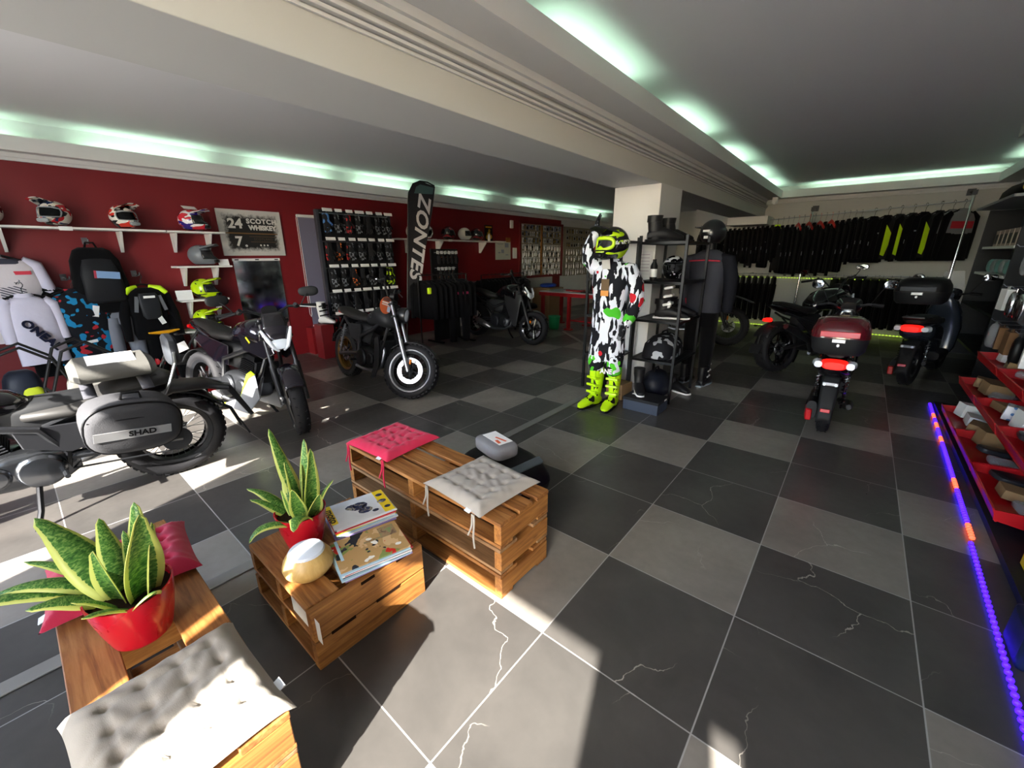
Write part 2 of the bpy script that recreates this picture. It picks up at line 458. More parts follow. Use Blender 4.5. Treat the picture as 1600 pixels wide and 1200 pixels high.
tag(wp, 'white paper leaflet slotted into the front of the pallet table', 'paper'); place(wp, (-.74, -1.26, .145), (0, 0, 0))

# ---------------------------------------------------------------- tufted cushions
def cushion_mat(name, a, b):
    t = NT(name); v = t.coord()
    t.l(t.mix(t.noise(v, 7, 3), a, b), t.b.inputs['Base Color']); t.b.inputs['Roughness'].default_value = .92
    t.b.inputs['Sheen Weight'].default_value = .15
    w = t.noise(v, 420, 2); t.bump(w, .25, .002)
    return t.m
def cushion(label, cm, loc, rot, L=.40, W=.40, H=.045, tufts=4, ties=True, tie_side=-1, droop=None):
    t = thing('seat_cushion', label, 'cushion', loc, rot, group='tufted seat cushions')
    N = 44; P = [(-.5 + (i + .5) / tufts) for i in range(tufts)]
    cells = P[1:-1] if tufts > 3 else P
    P = [-.3, -.1, .1, .3] if tufts == 4 else [-.25, 0, .25]
    rnd = random.Random(hash(label) % 1000)
    ph = [rnd.uniform(0, 6) for _ in range(6)]
    def top(u, v, sgn):
        x, y = u - .5, v - .5
        e = min(.5 - abs(x), .5 - abs(y))
        edge = 1 - (1 - min(1, max(0, e) / .15)) ** 2.0
        dmp = 0
        for px in P:
            for py in P:
                d2 = ((x - px) ** 2 + (y - py) ** 2)
                dmp += math.exp(-d2 / .0009)
        for px in P:
            if abs(y) < .34: dmp += .22 * math.exp(-((x - px) ** 2) / .00012)
            if abs(x) < .34: dmp += .22 * math.exp(-((y - px) ** 2) / .00012)
        wr = .06 * math.sin(ph[0] + 31 * x + 9 * math.sin(7 * y + ph[1])) * (1 - abs(2 * y)) + .05 * math.sin(ph[2] + 27 * y + 6 * math.sin(9 * x))
        h = H * edge * (1 - .45 * min(1, dmp) + wr)
        # slightly wavy outline, pulled-out corners
        k = 1 - .02 * math.cos(2 * PI * abs(x)) * math.cos(2 * PI * abs(y)) * 0
        cx = x * L * (1 - .05 * (1 - (2 * y) ** 4) * abs(2 * x)); cy = y * W * (1 - .05 * (1 - (2 * x) ** 4) * abs(2 * y))
        z = H * .40 + sgn * h * (.75 if sgn > 0 else .34)
        if droop: z += droop(cx, cy)
        return (cx, cy, z)
    b = MB()
    b.grid(lambda u, v: top(u, v, 1), N, N).grid(lambda u, v: top(u, v, -1), N, N)
    bmesh.ops.remove_doubles(b.bm, verts=b.bm.verts, dist=.0004)
    b.build('pad', cm, t, smooth=70)
    if ties:
        for x in (-.42, .40):
            for q in (-1, 1):
                pts = []
                for i in range(7):
                    s = i / 6
                    pts.append((x * L + q * .02 * s + .006 * math.sin(5 * s + q), tie_side * (W * .49 + .006 + .012 * s), H * .45 - .16 * s * (1 if q > 0 else .7)))
                tb_ = MB()
                for a_, c_ in zip(pts, pts[1:]):
                    pass
                tb_.tube(pts, .0045, 6).build('tie_ribbon', cm, t)
    MB().box((L * .30, tie_side * (W * .485), H * .40), (.035, .02, .003), R('X', 20)).build('care_label', mat('care_label', '#dfe4ea', .6), t, smooth=0)
    return t
PINK = cushion_mat('pink_cushion', '#c2123f', '#d3234f')
CREAM = cushion_mat('grey_cushion', '#948e87', '#a59f97')
IVORY = cushion_mat('ivory_cushion', '#8d867d', '#9c958b')
MAROON = cushion_mat('maroon_cushion', '#a5173a', '#b92447')
cushion('pink tufted cushion lying on the far end of the tall pallet bench', PINK, (-1.27, -.40, .412), (0, 0, 3), .40, .40, .045)
cushion('pale grey tufted cushion with ribbon ties on the near end of the pallet bench', CREAM, (-.515, -.41, .412), (0, 0, -4), .42, .41, .042)
cushion('ivory tufted cushion half in sunlight on the corner pallet bench', IVORY, (-.362, -1.672, .399), (0, 0, 2), .42, .385, .05, tie_side=1, ties=False, droop=lambda x, y: -.35 * max(0, abs(y) - .165) - .25 * max(0, abs(x) - .185))
cushion('dark pink cushion behind the plant on the corner pallet bench', MAROON, (-1.13, -1.66, .399), (0, 0, -5), .38, .41, .058, ties=False)

# ---------------------------------------------------------------- snake plants in red pots
def leaf_mat():
    t = NT('variegated_leaf'); uv = t.n('UVMap')
    sep = t.n('SeparateXYZ'); t.l(uv.outputs[0], sep.inputs[0]); u, v = sep.outputs[0], sep.outputs[1]
    e = t.math('ABSOLUTE', t.math('SUBTRACT', u, .5))
    cb = t.n('CombineXYZ'); t.l(t.math('MULTIPLY', u, 1.5), cb.inputs[0]); t.l(t.math('MULTIPLY', v, 9), cb.inputs[1])
    n1 = t.noise(cb.outputs[0], 4.0, 4, .6, .6)
    g = t.ramp(n1, [(.33, '#2a5a28'), (.5, '#5c9440'), (.64, '#a3c46a')])
    edge = t.math('GREATER_THAN', t.math('ADD', e, t.math('MULTIPLY', t.math('SUBTRACT', n1, .5), .10)), .35)
    c = t.mix(edge, g, '#d9df78')
    t.l(c, t.b.inputs['Base Color']); t.b.inputs['Roughness'].default_value = .38
    t.b.inputs['Subsurface Weight'].default_value = 0.0
    tr = t.n('BsdfTranslucent'); t.l(c, tr.inputs[0]); mx = t.n('MixShader'); mx.inputs[0].default_value = .3
    out = [n for n in t.t.nodes if n.type == 'OUTPUT_MATERIAL'][0]
    t.l(t.b.outputs[0], mx.inputs[1]); t.l(tr.outputs[0], mx.inputs[2]); t.l(mx.outputs[0], out.inputs[0])
    return t.m
LEAF = leaf_mat()
SOIL = mat('soil', '#2a1d14', .95, bump=(60, .8))
def leaf(parent, base, az, L, W, tilt, curl, twist=0, tipdroop=0.0):
    """one strap leaf: starts at base, leans out by tilt, bends by curl along its length"""
    b = MB(); n, m = 16, 6
    d = Vector((math.cos(az), math.sin(az), 0)); up = Vector((0, 0, 1))
    p = Vector(base); rows = []; ang = tilt
    for i in range(n + 1):
        s = i / n
        ang = tilt + curl * s * s + tipdroop * max(0, s - .6)
        dirv = d * math.sin(ang) + up * math.cos(ang)
        if i: p = p + dirv * (L / n)
        side = Vector((-math.sin(az + twist * s), math.cos(az + twist * s), 0))
        nor = dirv.cross(side).normalized()
        w = W * (.42 + .58 * math.sin(PI * min(1, s * 1.05 + .12) ** .9)) * (1 if s < .8 else max(.02, math.sqrt(max(0, 1 - ((s - .8) / .2) ** 1.7))))
        row = []
        for j in range(m + 1):
            q = j / m - .5
            row.append((p + side * (w * q) - nor * (w * .35 * (abs(q) * 2) ** 2 * .5)))
        rows.append(row)
    V = [[b.v(q) for q in r] for r in rows]
    uvl = b.bm.loops.layers.uv.new('UVMap')
    for i in range(n):
        for j in range(m):
            f = b.f([V[i][j], V[i][j + 1], V[i + 1][j + 1], V[i + 1][j]])
            if f:
                for lp, (jj, ii) in zip(f.loops, ((j, i), (j + 1, i), (j + 1, i + 1), (j, i + 1))): lp[uvl].uv = (jj / m, ii / n)
    return b.build('leaf', LEAF, parent, smooth=80, solid=.0022)
def plant(label, loc, rz, leaves, scale=1.0, ridged=False, oval=1.12):
    t = thing('potted_snake_plant', label, 'plant', loc, (0, 0, rz), group='snake plants in red pots')
    pot = MB(); H = .15
    H = .165
    prof = [(.066, 0), (.074, .003), (.088, .06), (.099, .12), (.104, H), (.099, H), (.094, .14), (.0, .137)]
    pot.lathe(prof, 48, S(oval, 1, 1))
    pot.build('pot', mat('red_pot', '#b80f22', .28 if not ridged else .5, coat=.3), t, smooth=35)
    MB().lathe([(.095, .125), (.095, .142), (.04, .147), (0, .146)], 28, S(oval, 1, 1)).build('soil', SOIL, t)
    for L in leaves: leaf(t, (L[0][0] * 1.1, L[0][1] * 1.1, .135), L[1], L[2] * 1.0, L[3] * 1.38, *L[4:])
    return t
r2 = math.radians
plant('snake plant with broad leaning leaves in a glossy red pot on the corner bench', (-.77, -1.672, .399), 0, [
    ((-.02, -.01, .11), r2(215), .33, .085, .55, .35), ((.03, .02, .11), r2(20), .33, .075, .30, .12), ((-.01, .03, .11), r2(140), .27, .062, .18, .1),
    ((.01, -.02, .11), r2(300), .20, .062, .16, -.1), ((-.05, .0, .11), r2(200), .24, .05, .2, -.2), ((-.06, -.02, .11), r2(245), .30, .05, .9, 1.2),
    ((-.07, -.03, .11), r2(255), .38, .045, 1.05, .9, 0, .8), ((.05, -.02, .11), r2(320), .15, .055, .75, .5), ((.06, .01, .11), r2(15), .15, .05, .8, .3),
    ((-.04, -.04, .11), r2(270), .17, .065, .9, .7), ((-.08, .0, .11), r2(225), .28, .04, 1.1, .35), ((0, .02, .11), r2(170), .2, .03, .1, .2), ((.03, -.03, .11), r2(290), .13, .05, .5, .6), ((.04, .03, .11), r2(60), .25, .06, .2, .1)])
plant('snake plant with upright striped leaves in a red pot on the pallet table', (-.985, -1.09, .269), 0, [
    ((.03, .02, .11), r2(10), .36, .055, .28, -.1), ((-.03, .03, .11), r2(195), .40, .055, .42, -.1), ((0, 0, .11), r2(250), .27, .075, .08, .05), ((-.03, 0, .11), r2(170), .25, .055, .35, .2),
    ((.03, -.01, .11), r2(330), .22, .05, .4, .1), ((.05, .02, .11), r2(0), .2, .05, .55, .2), ((-.06, -.02, .11), r2(215), .22, .045, .75, .8), ((-.05, -.03, .11), r2(230), .17, .045, .8, .6),
    ((.06, -.01, .11), r2(325), .22, .06, .6, 1.6), ((.03, -.05, .11), r2(270), .20, .045, .9, 1.9), ((-.02, .03, .11), r2(120), .33, .05, .15, .1), ((.0, -.03, .11), r2(280), .16, .03, .15, .1), ((.02, .0, .11), r2(45), .26, .05, .12, .0), ((.04, .03, .11), r2(60), .19, .045, .4, .5)], ridged=True, oval=1.06)

# ---------------------------------------------------------------- magazines, diffuser
def cover_mat(name, cols, scale, accents=()):
    if name in MATS: return MATS[name]
    t = NT(name); v = t.coord()
    f = t.noise(v, scale, 3, .6, .8)
    st = [(.30 + .4 * i / max(1, len(cols) - 1), c) for i, c in enumerate(cols)]
    c = t.ramp(f, st, 'CONSTANT' if len(cols) > 3 else 'LINEAR')
    for i, (ac, sc_, th) in enumerate(accents):
        mp = t.n('Mapping'); mp.inputs['Location'].default_value = (2.3 * i + 1, 4.7 * i, 0); t.l(v, mp.inputs[0])
        c = t.mix(t.math('GREATER_THAN', t.noise(mp.outputs[0], sc_, 2), th), c, ac)
    t.l(c, t.b.inputs['Base Color']); t.b.inputs['Roughness'].default_value = .22
    MATS[name] = t.m; return t.m
MAGS = [cover_mat('cover_white', ['#e9e8e6', '#d8d8da'], 6), cover_mat('cover_blue', ['#9fc4da', '#bcd9e8'], 5), cover_mat('cover_purple', ['#8a78b8', '#a595cc'], 5),
        cover_mat('cover_red', ['#b02a30', '#d24a44'], 5), cover_mat('cover_dark', ['#26262c', '#48444a'], 5), cover_mat('cover_yellow', ['#d8c020', '#ead84a'], 5)]
PAGES = mat('page_edges', '#d9dbe0', .7, bump=(300, .3))
def magazine(label, cm, loc, rz, group, th=.006, L=.285, W=.21):
    t = thing('magazine', label, 'magazine', loc, (0, 0, rz), group=group)
    MB().box((0, 0, th / 2), (L - .003, W - .003, th - .001)).build('pages', PAGES, t, smooth=0)
    MB().box((0, 0, th - .0003), (L, W, .0007)).box((0, 0, .0004), (L, W, .0007)).box((0, -W / 2, th / 2), (L, .0008, th)).build('cover', cm, t, smooth=0)
    return t
def mag_stack(x, y, z, rz, order, top_mat, top_label, where):
    g = 'magazines stacked on the ' + where; rnd = random.Random(len(order) + int(x * 100))
    names = ['white', 'pale blue', 'purple', 'red', 'dark', 'yellow']; pos = ['bottom', 'second', 'third', 'fourth', 'fifth', 'sixth', 'seventh', 'eighth']
    for i, k in enumerate(order):
        magazine('%s magazine, %s from the bottom in the %s' % (names[k], pos[i] if i else 'lowest', where), MAGS[k], (x + rnd.uniform(-.008, .008), y + rnd.uniform(-.008, .008), z), rz + rnd.uniform(-3, 3), g)
        z += .0068
    m = magazine(top_label, top_mat, (x, y, z), rz, g, .007)
    return m, z + .007
BIKEC = cover_mat('cover_sand_racing', ['#caa67a', '#b08d5c', '#7d8a4c', '#a58c6a'], 6, [('#20222a', 13, .60), ('#c0281e', 15, .63), ('#e8e4da', 17, .66)])
MOTOC = cover_mat('cover_grey_motorcycles', ['#d9dce0', '#c2c6cc'], 4)
m, zt = mag_stack(-.665, -.955, .2695, 74, [2, 0, 1, 4, 0, 3, 1], BIKEC, 'magazine with a dirt race photo cover, topmost of the near stack', 'near stack')
MB().box((.09, .05, .0077), (.07, .075, .0006)).box((.03, .02, .0078), (.10, .012, .0006)).build('cover_picture', cover_mat('pic_green', ['#6f8f5a', '#9a7c5c', '#2a2a30'], 30), m, smooth=0)
MB().box((-.12, .03, .0077), (.012, .14, .0006)).build('cover_strip', MAGS[1], m, smooth=0)
m, zt = mag_stack(-.93, -.845, .2695, 76, [4, 2, 0, 1, 5, 0, 3, 0], MOTOC, 'magazine with yellow bands and a motorcycle cover, topmost of the far stack', 'far stack')
YB = mat('cover_band', '#e3c51a', .3)
MB().box((.117, 0, .0077), (.05, .208, .0006)).build('yellow_band', YB, m, smooth=0)
MB().box((-.128, .02, .0077), (.028, .168, .0006)).build('yellow_band', YB, m, smooth=0)
pic = cover_mat('pic_dark', ['#15161c', '#2d3350', '#8a8478', '#101014'], 34)
pb = MB()
for (x, y, r_) in ((0.0, .02, .045), (.02, -.03, .035), (-.03, .03, .03), (.115, .06, .022), (.112, 0, .026), (.118, -.06, .02), (.06, -.06, .016)):
    pb.lathe([(r_, 0), (r_ * .6, .0006)], 9, T(x, y, .0077) @ S(1, .75, 1))
pb.build('cover_picture', pic, m, smooth=0)
lettering('moto', .050, T(-.128, .01, .0083) @ R('Z', -90), BLACK, m, bold=.0012, sx=1.1, extrude=.0002)
dif = thing('aroma_diffuser', 'round light wood aroma diffuser with a white top on the pallet table', 'diffuser', (-.768, -1.172, .2695), scale=(1.12, 1.12, 1.15))
BAMB = wood('bamboo', '#c9a765', '#dcbd7c', '#b48f4e', 'Z', .7, .4)
MB().lathe([(.045, 0), (.060, .004), (.082, .028), (.086, .045), (.080, .066), (.066, .088), (.062, .092)], 40).build('bowl', BAMB, dif)
MB().lathe([(.0625, .0915), (.058, .099), (.040, .104), (.012, .105), (.012, .103), (0, .103)], 36).build('cap', mat('diffuser_cap', '#d6dde6', .35), dif)

# ---------------------------------------------------------------- black top case with a wrapped parcel behind the bench
tc = thing('travel_case', 'black hard motorcycle case on the floor behind the pallet bench', 'case', (-.80, .065, 0), (0, 0, -8))
MB().body([(.0, 0, 0, .24, .20, 4), (.02, 0, 0, .26, .215, 4), (.13, 0, 0, .275, .225, 4.5), (.16, 0, 0, .28, .23, 4.5)], 32, 'z').build('base', BLACK, tc)
MB().body([(.162, 0, 0, .28, .23, 4.5), (.19, 0, 0, .275, .225, 4.5), (.27, 0, 0, .235, .19, 4), (.30, 0, 0, .20, .16, 4), (.305, 0, 0, .16, .12, 4)], 32, 'z').build('lid', BLACK, tc)
MB().box((.20, 0, .292), (.05, .30, .02), R('Y', 30)).build('trim_band', mat('slate_trim', '#4b555c', .4), tc, smooth=0, bevel=.004)
MB().box((.262, -.08, .2), (.03, .08, .05)).build('latch', STEEL, tc, smooth=0, bevel=.004)
pk = thing('wrapped_parcel', 'grey folded fabric in clear plastic wrap on the black case', 'package', (-.84, .06, .3065), (0, 0, -14))
MB().ell((0, 0, .047), (.145, .09, .046), 24, 12, p=4.5).build('folded_fabric', mat('grey_fold', '#505156', .8, bump=(18, .8)), pk)
MB().ell((0, 0, .049), (.155, .098, .049), 24, 12, p=3.6).build('plastic_wrap', mat('clear_wrap', '#ffffff', .08, alpha=.16), pk)
MB().box((0, .01, .0985), (.19, .10, .002)).build('paper_label', PAPER, pk, smooth=0)
MB().box((.03, .015, .1), (.09, .014, .001), R('Z', 12)).box((.05, -.02, .1), (.05, .02, .001), R('Z', -8)).build('label_print', mat('orange_print', '#e0633a', .5), pk, smooth=0)
# ---------------------------------------------------------------- motorcycles (local: x forward, y left, z up, origin on the floor under the middle)
GLOSS = mat('gloss_black', '#0c0c10', .12, coat=.8)
SATIN = mat('satin_black', '#17181b', .38, coat=.1)
MATTEB = mat('matte_black', '#1b1c1e', .55)
SEATM = mat('seat_vinyl', '#1d1c1c', .6, bump=(150, .15))
ENGM = mat('engine_grey', '#3c3e42', .38, .8)
ENGD = mat('engine_dark', '#1f2023', .4, .7)
ALU = mat('aluminium', '#b9bcc0', .3, 1.0)
GOLD = mat('bronze_gold', '#8a6a34', .3, .9)
LENS = mat('clear_lens', '#dfe7ef', .05, coat=1.0)
REDLENS = mat('red_lens', '#c40d14', .15, coat=.6)
REDLIT = glow('lit_red_lens', '#f01810', .8)
ORANGE = mat('orange_plastic', '#d9780f', .35)
GREYPL = mat('grey_plastic', '#84888f', .4)
def wheel(parent, name, cx, Rw, w, M, rim, style='cast', knob=0, disc=True, disc_side=1, spoke_col=None, stripe=None, rimr=None, g_disc=.145):
    """wheel about the y axis at (cx, 0, Rw)"""
    C = M @ T(cx, 0, Rw) @ R('X', -90)
    rr = rimr or Rw * .69
    b = MB(C)
    b.lathe([(rr - .022, -w * .32), (rr + .006, -w * .40), (rr + .012, -w * .36), (rr - .006, -w * .25), (rr - .010, 0), (rr - .006, w * .25), (rr + .012, w * .36), (rr + .006, w * .40), (rr - .022, w * .32), (rr - .026, 0)], 40, cap=False)
    b.lathe([(.0, -.05), (.034, -.05), (.036, -.02), (.03, 0), (.036, .02), (.034, .05), (0, .05)], 16)
    if style == 'cast':
        for k in range(5):
            for q in (-.16, .16):
                a = 2 * PI * k / 5
                b.tube([(.03 * math.cos(a), .03 * math.sin(a), 0), (rr * .55 * math.cos(a + q * .8), rr * .55 * math.sin(a + q * .8), 0), ((rr - .02) * math.cos(a + q), (rr - .02) * math.sin(a + q), 0)], [.013, .010, .009], 6)
    wh = b.build(name, rim, parent, smooth=35)
    if style == 'spoke':
        b = MB(C)
        for k in range(32):
            a = 2 * PI * k / 32; s = 1 if k % 2 else -1; o = .35 if k % 4 < 2 else -.35
            b.tube([(.03 * math.cos(a + o), .03 * math.sin(a + o), s * .04), ((rr - .01) * math.cos(a), (rr - .01) * math.sin(a), s * .004)], .0022, 4)
        b.build('spokes', spoke_col or STEEL, wh, smooth=0)
    if style == 'wire':
        b = MB(C)
        for k in range(16):
            a = 2 * PI * k / 16; s = 1 if k % 2 else -1
            b.tube([(.03 * math.cos(a), .03 * math.sin(a), s * .035), ((rr - .01) * math.cos(a), (rr - .01) * math.sin(a), s * .02)], .0045, 5)
        b.build('spokes', rim, wh)
    b = MB(C); hw = w / 2
    b.lathe([(rr - .004, -hw * .62), (rr + .02, -hw * .92), (Rw - .05, -hw), (Rw - .022, -hw * .86), (Rw - .007, -hw * .5), (Rw, 0), (Rw - .007, hw * .5), (Rw - .022, hw * .86), (Rw - .05, hw), (rr + .02, hw * .92), (rr - .004, hw * .62)], 56, cap=False)
    if knob:
        for k in range(knob):
            a = 360 * k / knob
            for y, dx in ((-hw * .62, .0), (0, .5), (hw * .62, 0)):
                b.box((0, 0, 0), (.022, .022 if knob > 40 else .026, .02), R('Z', a + dx * 360 / knob) @ T(Rw - .008 - (.008 if y else 0), 0, y))
    else:
        for k in range(26):
            a = 360 * k / 26
            for s in (-1, 1): b.box((0, 0, 0), (.004, .006, hw * .6), R('Z', a + s * 5) @ T(Rw - .006, 0, s * hw * .45) @ R('X', s * 38) @ R('Y', s * 16))
    b.build('tire', RUBBER, wh, smooth=50)
    if stripe: MB(C).lathe([(rr + .004, hw * .80), (rr + .018, hw * .97), (rr + .019, hw * .97), (rr + .006, hw * .80)], 48, cap=False).lathe([(rr + .004, -hw * .80), (rr + .018, -hw * .97), (rr + .019, -hw * .97), (rr + .006, -hw * .80)], 48, cap=False).build('rim_stripe', stripe, wh)
    if disc:
        b = MB(C); s = disc_side
        dr = g_disc
        b.lathe([(dr * .66, s * .052), (dr * .98, s * .052), (dr, s * .054), (dr * .98, s * .057), (dr * .66, s * .057)], 36, cap=False)
        b.build('brake_disc', ALU, wh, smooth=30)
        b = MB(C)
        for k in range(6):
            a = k * PI / 3; b.tube([(.03 * math.cos(a), .03 * math.sin(a), s * .05), (.10 * math.cos(a + .2), .10 * math.sin(a + .2), s * .055)], .011, 6)
        b.build('disc_carrier', SATIN, wh)
    return wh
def mirror(parent, M, side, stalk_pts, tilt=0, face=None, rx=.055, ry=.032):
    b = MB(M); b.tube(stalk_pts, .005, 6)
    p = Vector(stalk_pts[-1])
    mi = b.build('mirror_stalk', MATTEB, parent)
    Q = M @ T(*p) @ R('Z', side * -12) @ R('X', tilt)
    MB(Q).ell((0, 0, 0), (.016, rx, ry), 16, 10, p=2.6).build('mirror_housing', MATTEB, mi)
    MB(Q).body([(-.0175, 0, 0, rx * .88, ry * .86, 2.5), (-.0165, 0, 0, rx * .90, ry * .88, 2.5)], 20, 'x').build('mirror_glass', face or MIRROR, mi)
    return mi
MIRROR = mat('mirror_glass', '#d4d9de', .03, 1.0)
def motorcycle(name, label, loc, heading, P, steer=0, lean=0, group='motorcycles on display'):
    t = thing(name, label, 'motorcycle', loc, (lean, 0, heading), group=group)
    g = P.get
    wb, Rf, Rr, wf, wr = g('wb', 1.38), g('Rf', .305), g('Rr', .305), g('wf', .12), g('wr', .16)
    xf, xr = wb / 2, -wb / 2; rake = math.radians(g('rake', 25))
    hs = Vector((xf - .06 - math.tan(rake) * (g('hz', .92) - Rf), 0, g('hz', .92)))          # head stock
    axv = Vector((-math.sin(rake), 0, math.cos(rake)))
    ST = T(*hs) @ Matrix.Rotation(math.radians(steer), 4, axv) @ T(-hs.x, -hs.y, -hs.z)
    body, rimm = g('body', GLOSS), g('rim', GLOSS)
    # wheels, forks
    wheel(t, 'front_wheel', xf, Rf, wf, ST, g('rimf', rimm), g('style', 'cast'), g('knob', 0), True, g('disc_side', 1), g('spk'), g('stripe'), None, g('discr', .145))
    wheel(t, 'rear_wheel', xr, Rr, wr, I4, rimm, g('style', 'cast'), g('knob', 0), True, -1, g('spk'), None, None, .09)
    fw = g('fork_w', .095)
    top = hs + axv * .10
    for s in (-1, 1):
        a = Vector((xf - .01, s * fw, Rf)); off = axv * ((top.z - Rf) / axv.z)
        e = Vector((xf - .01, s * fw, Rf)) + off
        fk = MB(ST).tube([a + (e - a) * .42, e], .019, 12).build('fork_tube', g('forkm', SATIN), t)
        MB(ST).tube([a + axv * -.015, a + (e - a) * .40, a + (e - a) * .45], [.024, .027, .027], 12).build('fork_slider', g('slider', SATIN), fk)
    yk = MB(ST)
    for k in (.0, .14): yk.box(tuple(hs + axv * (.07 - k) + Vector((.05, 0, 0))), (.06, 2 * fw + .07, .022), R('Y', -g('rake', 25)))
    yk.build('triple_clamp', ENGD, t, smooth=0, bevel=.006)
    MB(ST).box((xf - .06, -g('disc_side', 1) * 0 + g('disc_side', 1) * .075, Rf + .10), (.05, .035, .08), R('Y', -25)).build('brake_caliper', g('calm', ENGM), t, smooth=0, bevel=.008)
    # front mudguard
    fz = g('fender', 'low')
    b = MB(ST)
    if fz == 'low':
        def ff(u, v):
            a = math.radians(5 + 105 * u); r_ = Rf + .022; y = (v - .5) * 2
            return (xf + r_ * math.sin(math.radians(60) - a) * 1, y * wf * .62, Rf + (r_ - .025 * y * y) * math.cos(math.radians(60) - a))
        b.grid(ff, 16, 8)
        b.build('front_mudguard', g('fendm', body), t, smooth=60, solid=.005)
    elif fz == 'high':
        def ff(u, v):
            y = (v - .5) * 2; return (xf - .28 + .62 * u, y * (.055 + .03 * math.sin(PI * u)), hs.z - .14 + .02 * math.sin(PI * u) - .10 * u * u - .02 * y * y)
        b.grid(ff, 12, 6); b.build('front_mudguard', g('fendm', body), t, smooth=60, solid=.006)
    # frame, swingarm, engine
    fr = g('framem', SATIN)
    b = MB()
    for s in (-1, 1):
        b.tube([hs + Vector((-.01, s * .03, -.03)), (hs.x - .20, s * .13, .70), (-.12, s * .15, .60), (-.20, s * .12, .42), (-.18, s * .11, .30)], .022, 8)
        b.tube([hs + Vector((0, s * .03, -.10)), (hs.x - .05, s * .10, .50), (.22, s * .12, .30)], .018, 8)
        b.tube([(-.14, s * .12, .60), (xr + .18, s * .11, .72), (xr + .02, s * .07, .78)], .014, 8)
        b.tube([(-.18, s * .11, .45), (xr + .20, s * .10, .70)], .012, 8)
    b.build('frame', fr, t)
    b = MB()
    for s in (-1, 1):
        b.tube([(-.20, s * .10, .38), (xr + .30, s * .115, .36), (xr - .03, s * .11, Rr)], [.03, .028, .022], 8)
    b.build('swingarm', g('swingm', SATIN), t)
    b = MB()
    b.body([(-.24, 0, .34, .10, .07, 4), (-.18, 0, .36, .14, .12, 4), (.02, 0, .36, .15, .13, 4), (.14, 0, .35, .14, .11, 4), (.20, 0, .34, .09, .07, 4)], 24)
    for s in (-1, 1):
        b.lathe([(.105, 0), (.105, .02), (.09, .038), (.03, .045), (0, .045)], 24, T(-.08, s * .14, .35) @ R('X', -90 * s))
        b.lathe([(.07, 0), (.07, .02), (.055, .034), (0, .036)], 20, T(.10, s * .13, .36) @ R('X', -90 * s))
    b.build('crankcase', g('engm', ENGM), t, smooth=35, bevel=.004)
    b = MB()
    for k in range(9):
        z = .46 + k * .017; b.box((.10 + .006 * k, 0, z), (.19, .21, .008), R('Y', 12))
    b.box((.13, 0, .53), (.14, .16, .20), R('Y', 12)); b.box((.15, 0, .635), (.17, .19, .05), R('Y', 12))
    b.build('cylinder', g('cylm', ENGD), t, smooth=0, bevel=.002)
    MB().body([(-.42, 0, .66, .06, .06, 4), (-.36, 0, .63, .10, .11, 4), (-.05, 0, .62, .105, .12, 4), (.02, 0, .64, .06, .08, 4)], 20).build('airbox', MATTEB, t, smooth=40)
    if g('radiator', True): MB().box((.27, 0, .50), (.03, .24, .20), R('Y', 14)).build('radiator', mat('radiator_fins', '#16171a', .6, bump=(260, .5)), t, smooth=0, bevel=.004)
    # exhaust
    ex = MB()
    ex.tube([(.24, -.06, .56), (.30, -.08, .46), (.26, -.09, .30), (.12, -.09, .22), (-.15, -.10, .20), (-.25, -.13, .23)], .021, 10)
    ep = ex.build('exhaust_pipe', g('pipem', STEEL), t)
    if g('muffler', 'low') == 'low':
        MB().tube([(-.22, -.13, .22), (-.28, -.145, .25), (-.52, -.17, .33), (-.56, -.172, .34)], [.025, .05, .052, .03], 16).build('muffler', g('mufm', ALU), ep)
    elif g('muffler') == 'high':
        MB().tube([(-.22, -.13, .24), (-.30, -.15, .40), (-.62, -.16, .56), (-.78, -.16, .62)], [.025, .04, .05, .035], 16).build('muffler', g('mufm', SATIN), ep)
    # chain side
    MB().tube([(-.20, .125, .40), (xr + .02, .125, Rr + .075)], .006, 5).tube([(-.20, .125, .30), (xr + .02, .125, Rr - .075)], .006, 5).lathe([(.085, -.004), (.085, .004)], 24, T(xr, .12, Rr) @ R('X', -90)).build('chain_drive', ENGM, t, smooth=30)
    if g('shock', 'twin') == 'twin':
        for s in (-1, 1):
            b = MB(); a, e = Vector((xr + .03, s * .14, Rr + .03)), Vector((xr + .16, s * .13, .70)); pts = []
            for k in range(60):
                u = k / 59; c = a + (e - a) * (.15 + .7 * u); an = u * 2 * PI * 8
                pts.append(c + Vector((math.cos(an) * .024, math.sin(an) * .024 * s, 0)))
            b.tube(pts, .005, 4); b.tube([a, e], .012, 8); b.build('shock_absorber', g('shockm', STEEL), t)
    # tank, seat, tail
    tk = MB().body(g('tank'), 26).build('fuel_tank', body, t, smooth=60)
    MB().lathe([(.034, 0), (.034, .010), (.024, .014), (0, .014)], 18, T(*g('cap', (.18, 0, .965)))).build('fuel_cap', ENGM, tk)
    MB().body(g('seat'), 22).build('seat', g('seatm', SEATM), t, smooth=60)
    if g('tail'): MB().body(g('tail'), 18).build('tail_fairing', g('tailm', body), t, smooth=50)
    if g('side'):
        for s in (-1, 1):
            MB().prism(g('side'), .014, T(0, s * g('sidey', .135) + (.0 if s > 0 else .0), 0) @ R('X', 90)).build('side_panel', g('sidem', body), t, smooth=0, bevel=.008)
    if g('shroud'):
        for s in (-1, 1):
            MB(T(0, s * g('shy', .16), 0) @ R('Z', s * -8)).prism(g('shroud'), .02, R('X', 90)).build('tank_shroud', g('shrm', body), t, smooth=0, bevel=.008)
    # rear light, plate hanger, mudguard
    tx, tz = g('tailpos', (xr - .12, .80))
    MB().body([(tx - .02, 0, tz, .05, .022, 3), (tx + .03, 0, tz, .055, .028, 3)], 14).build('tail_light', g('taillens', REDLENS), t)
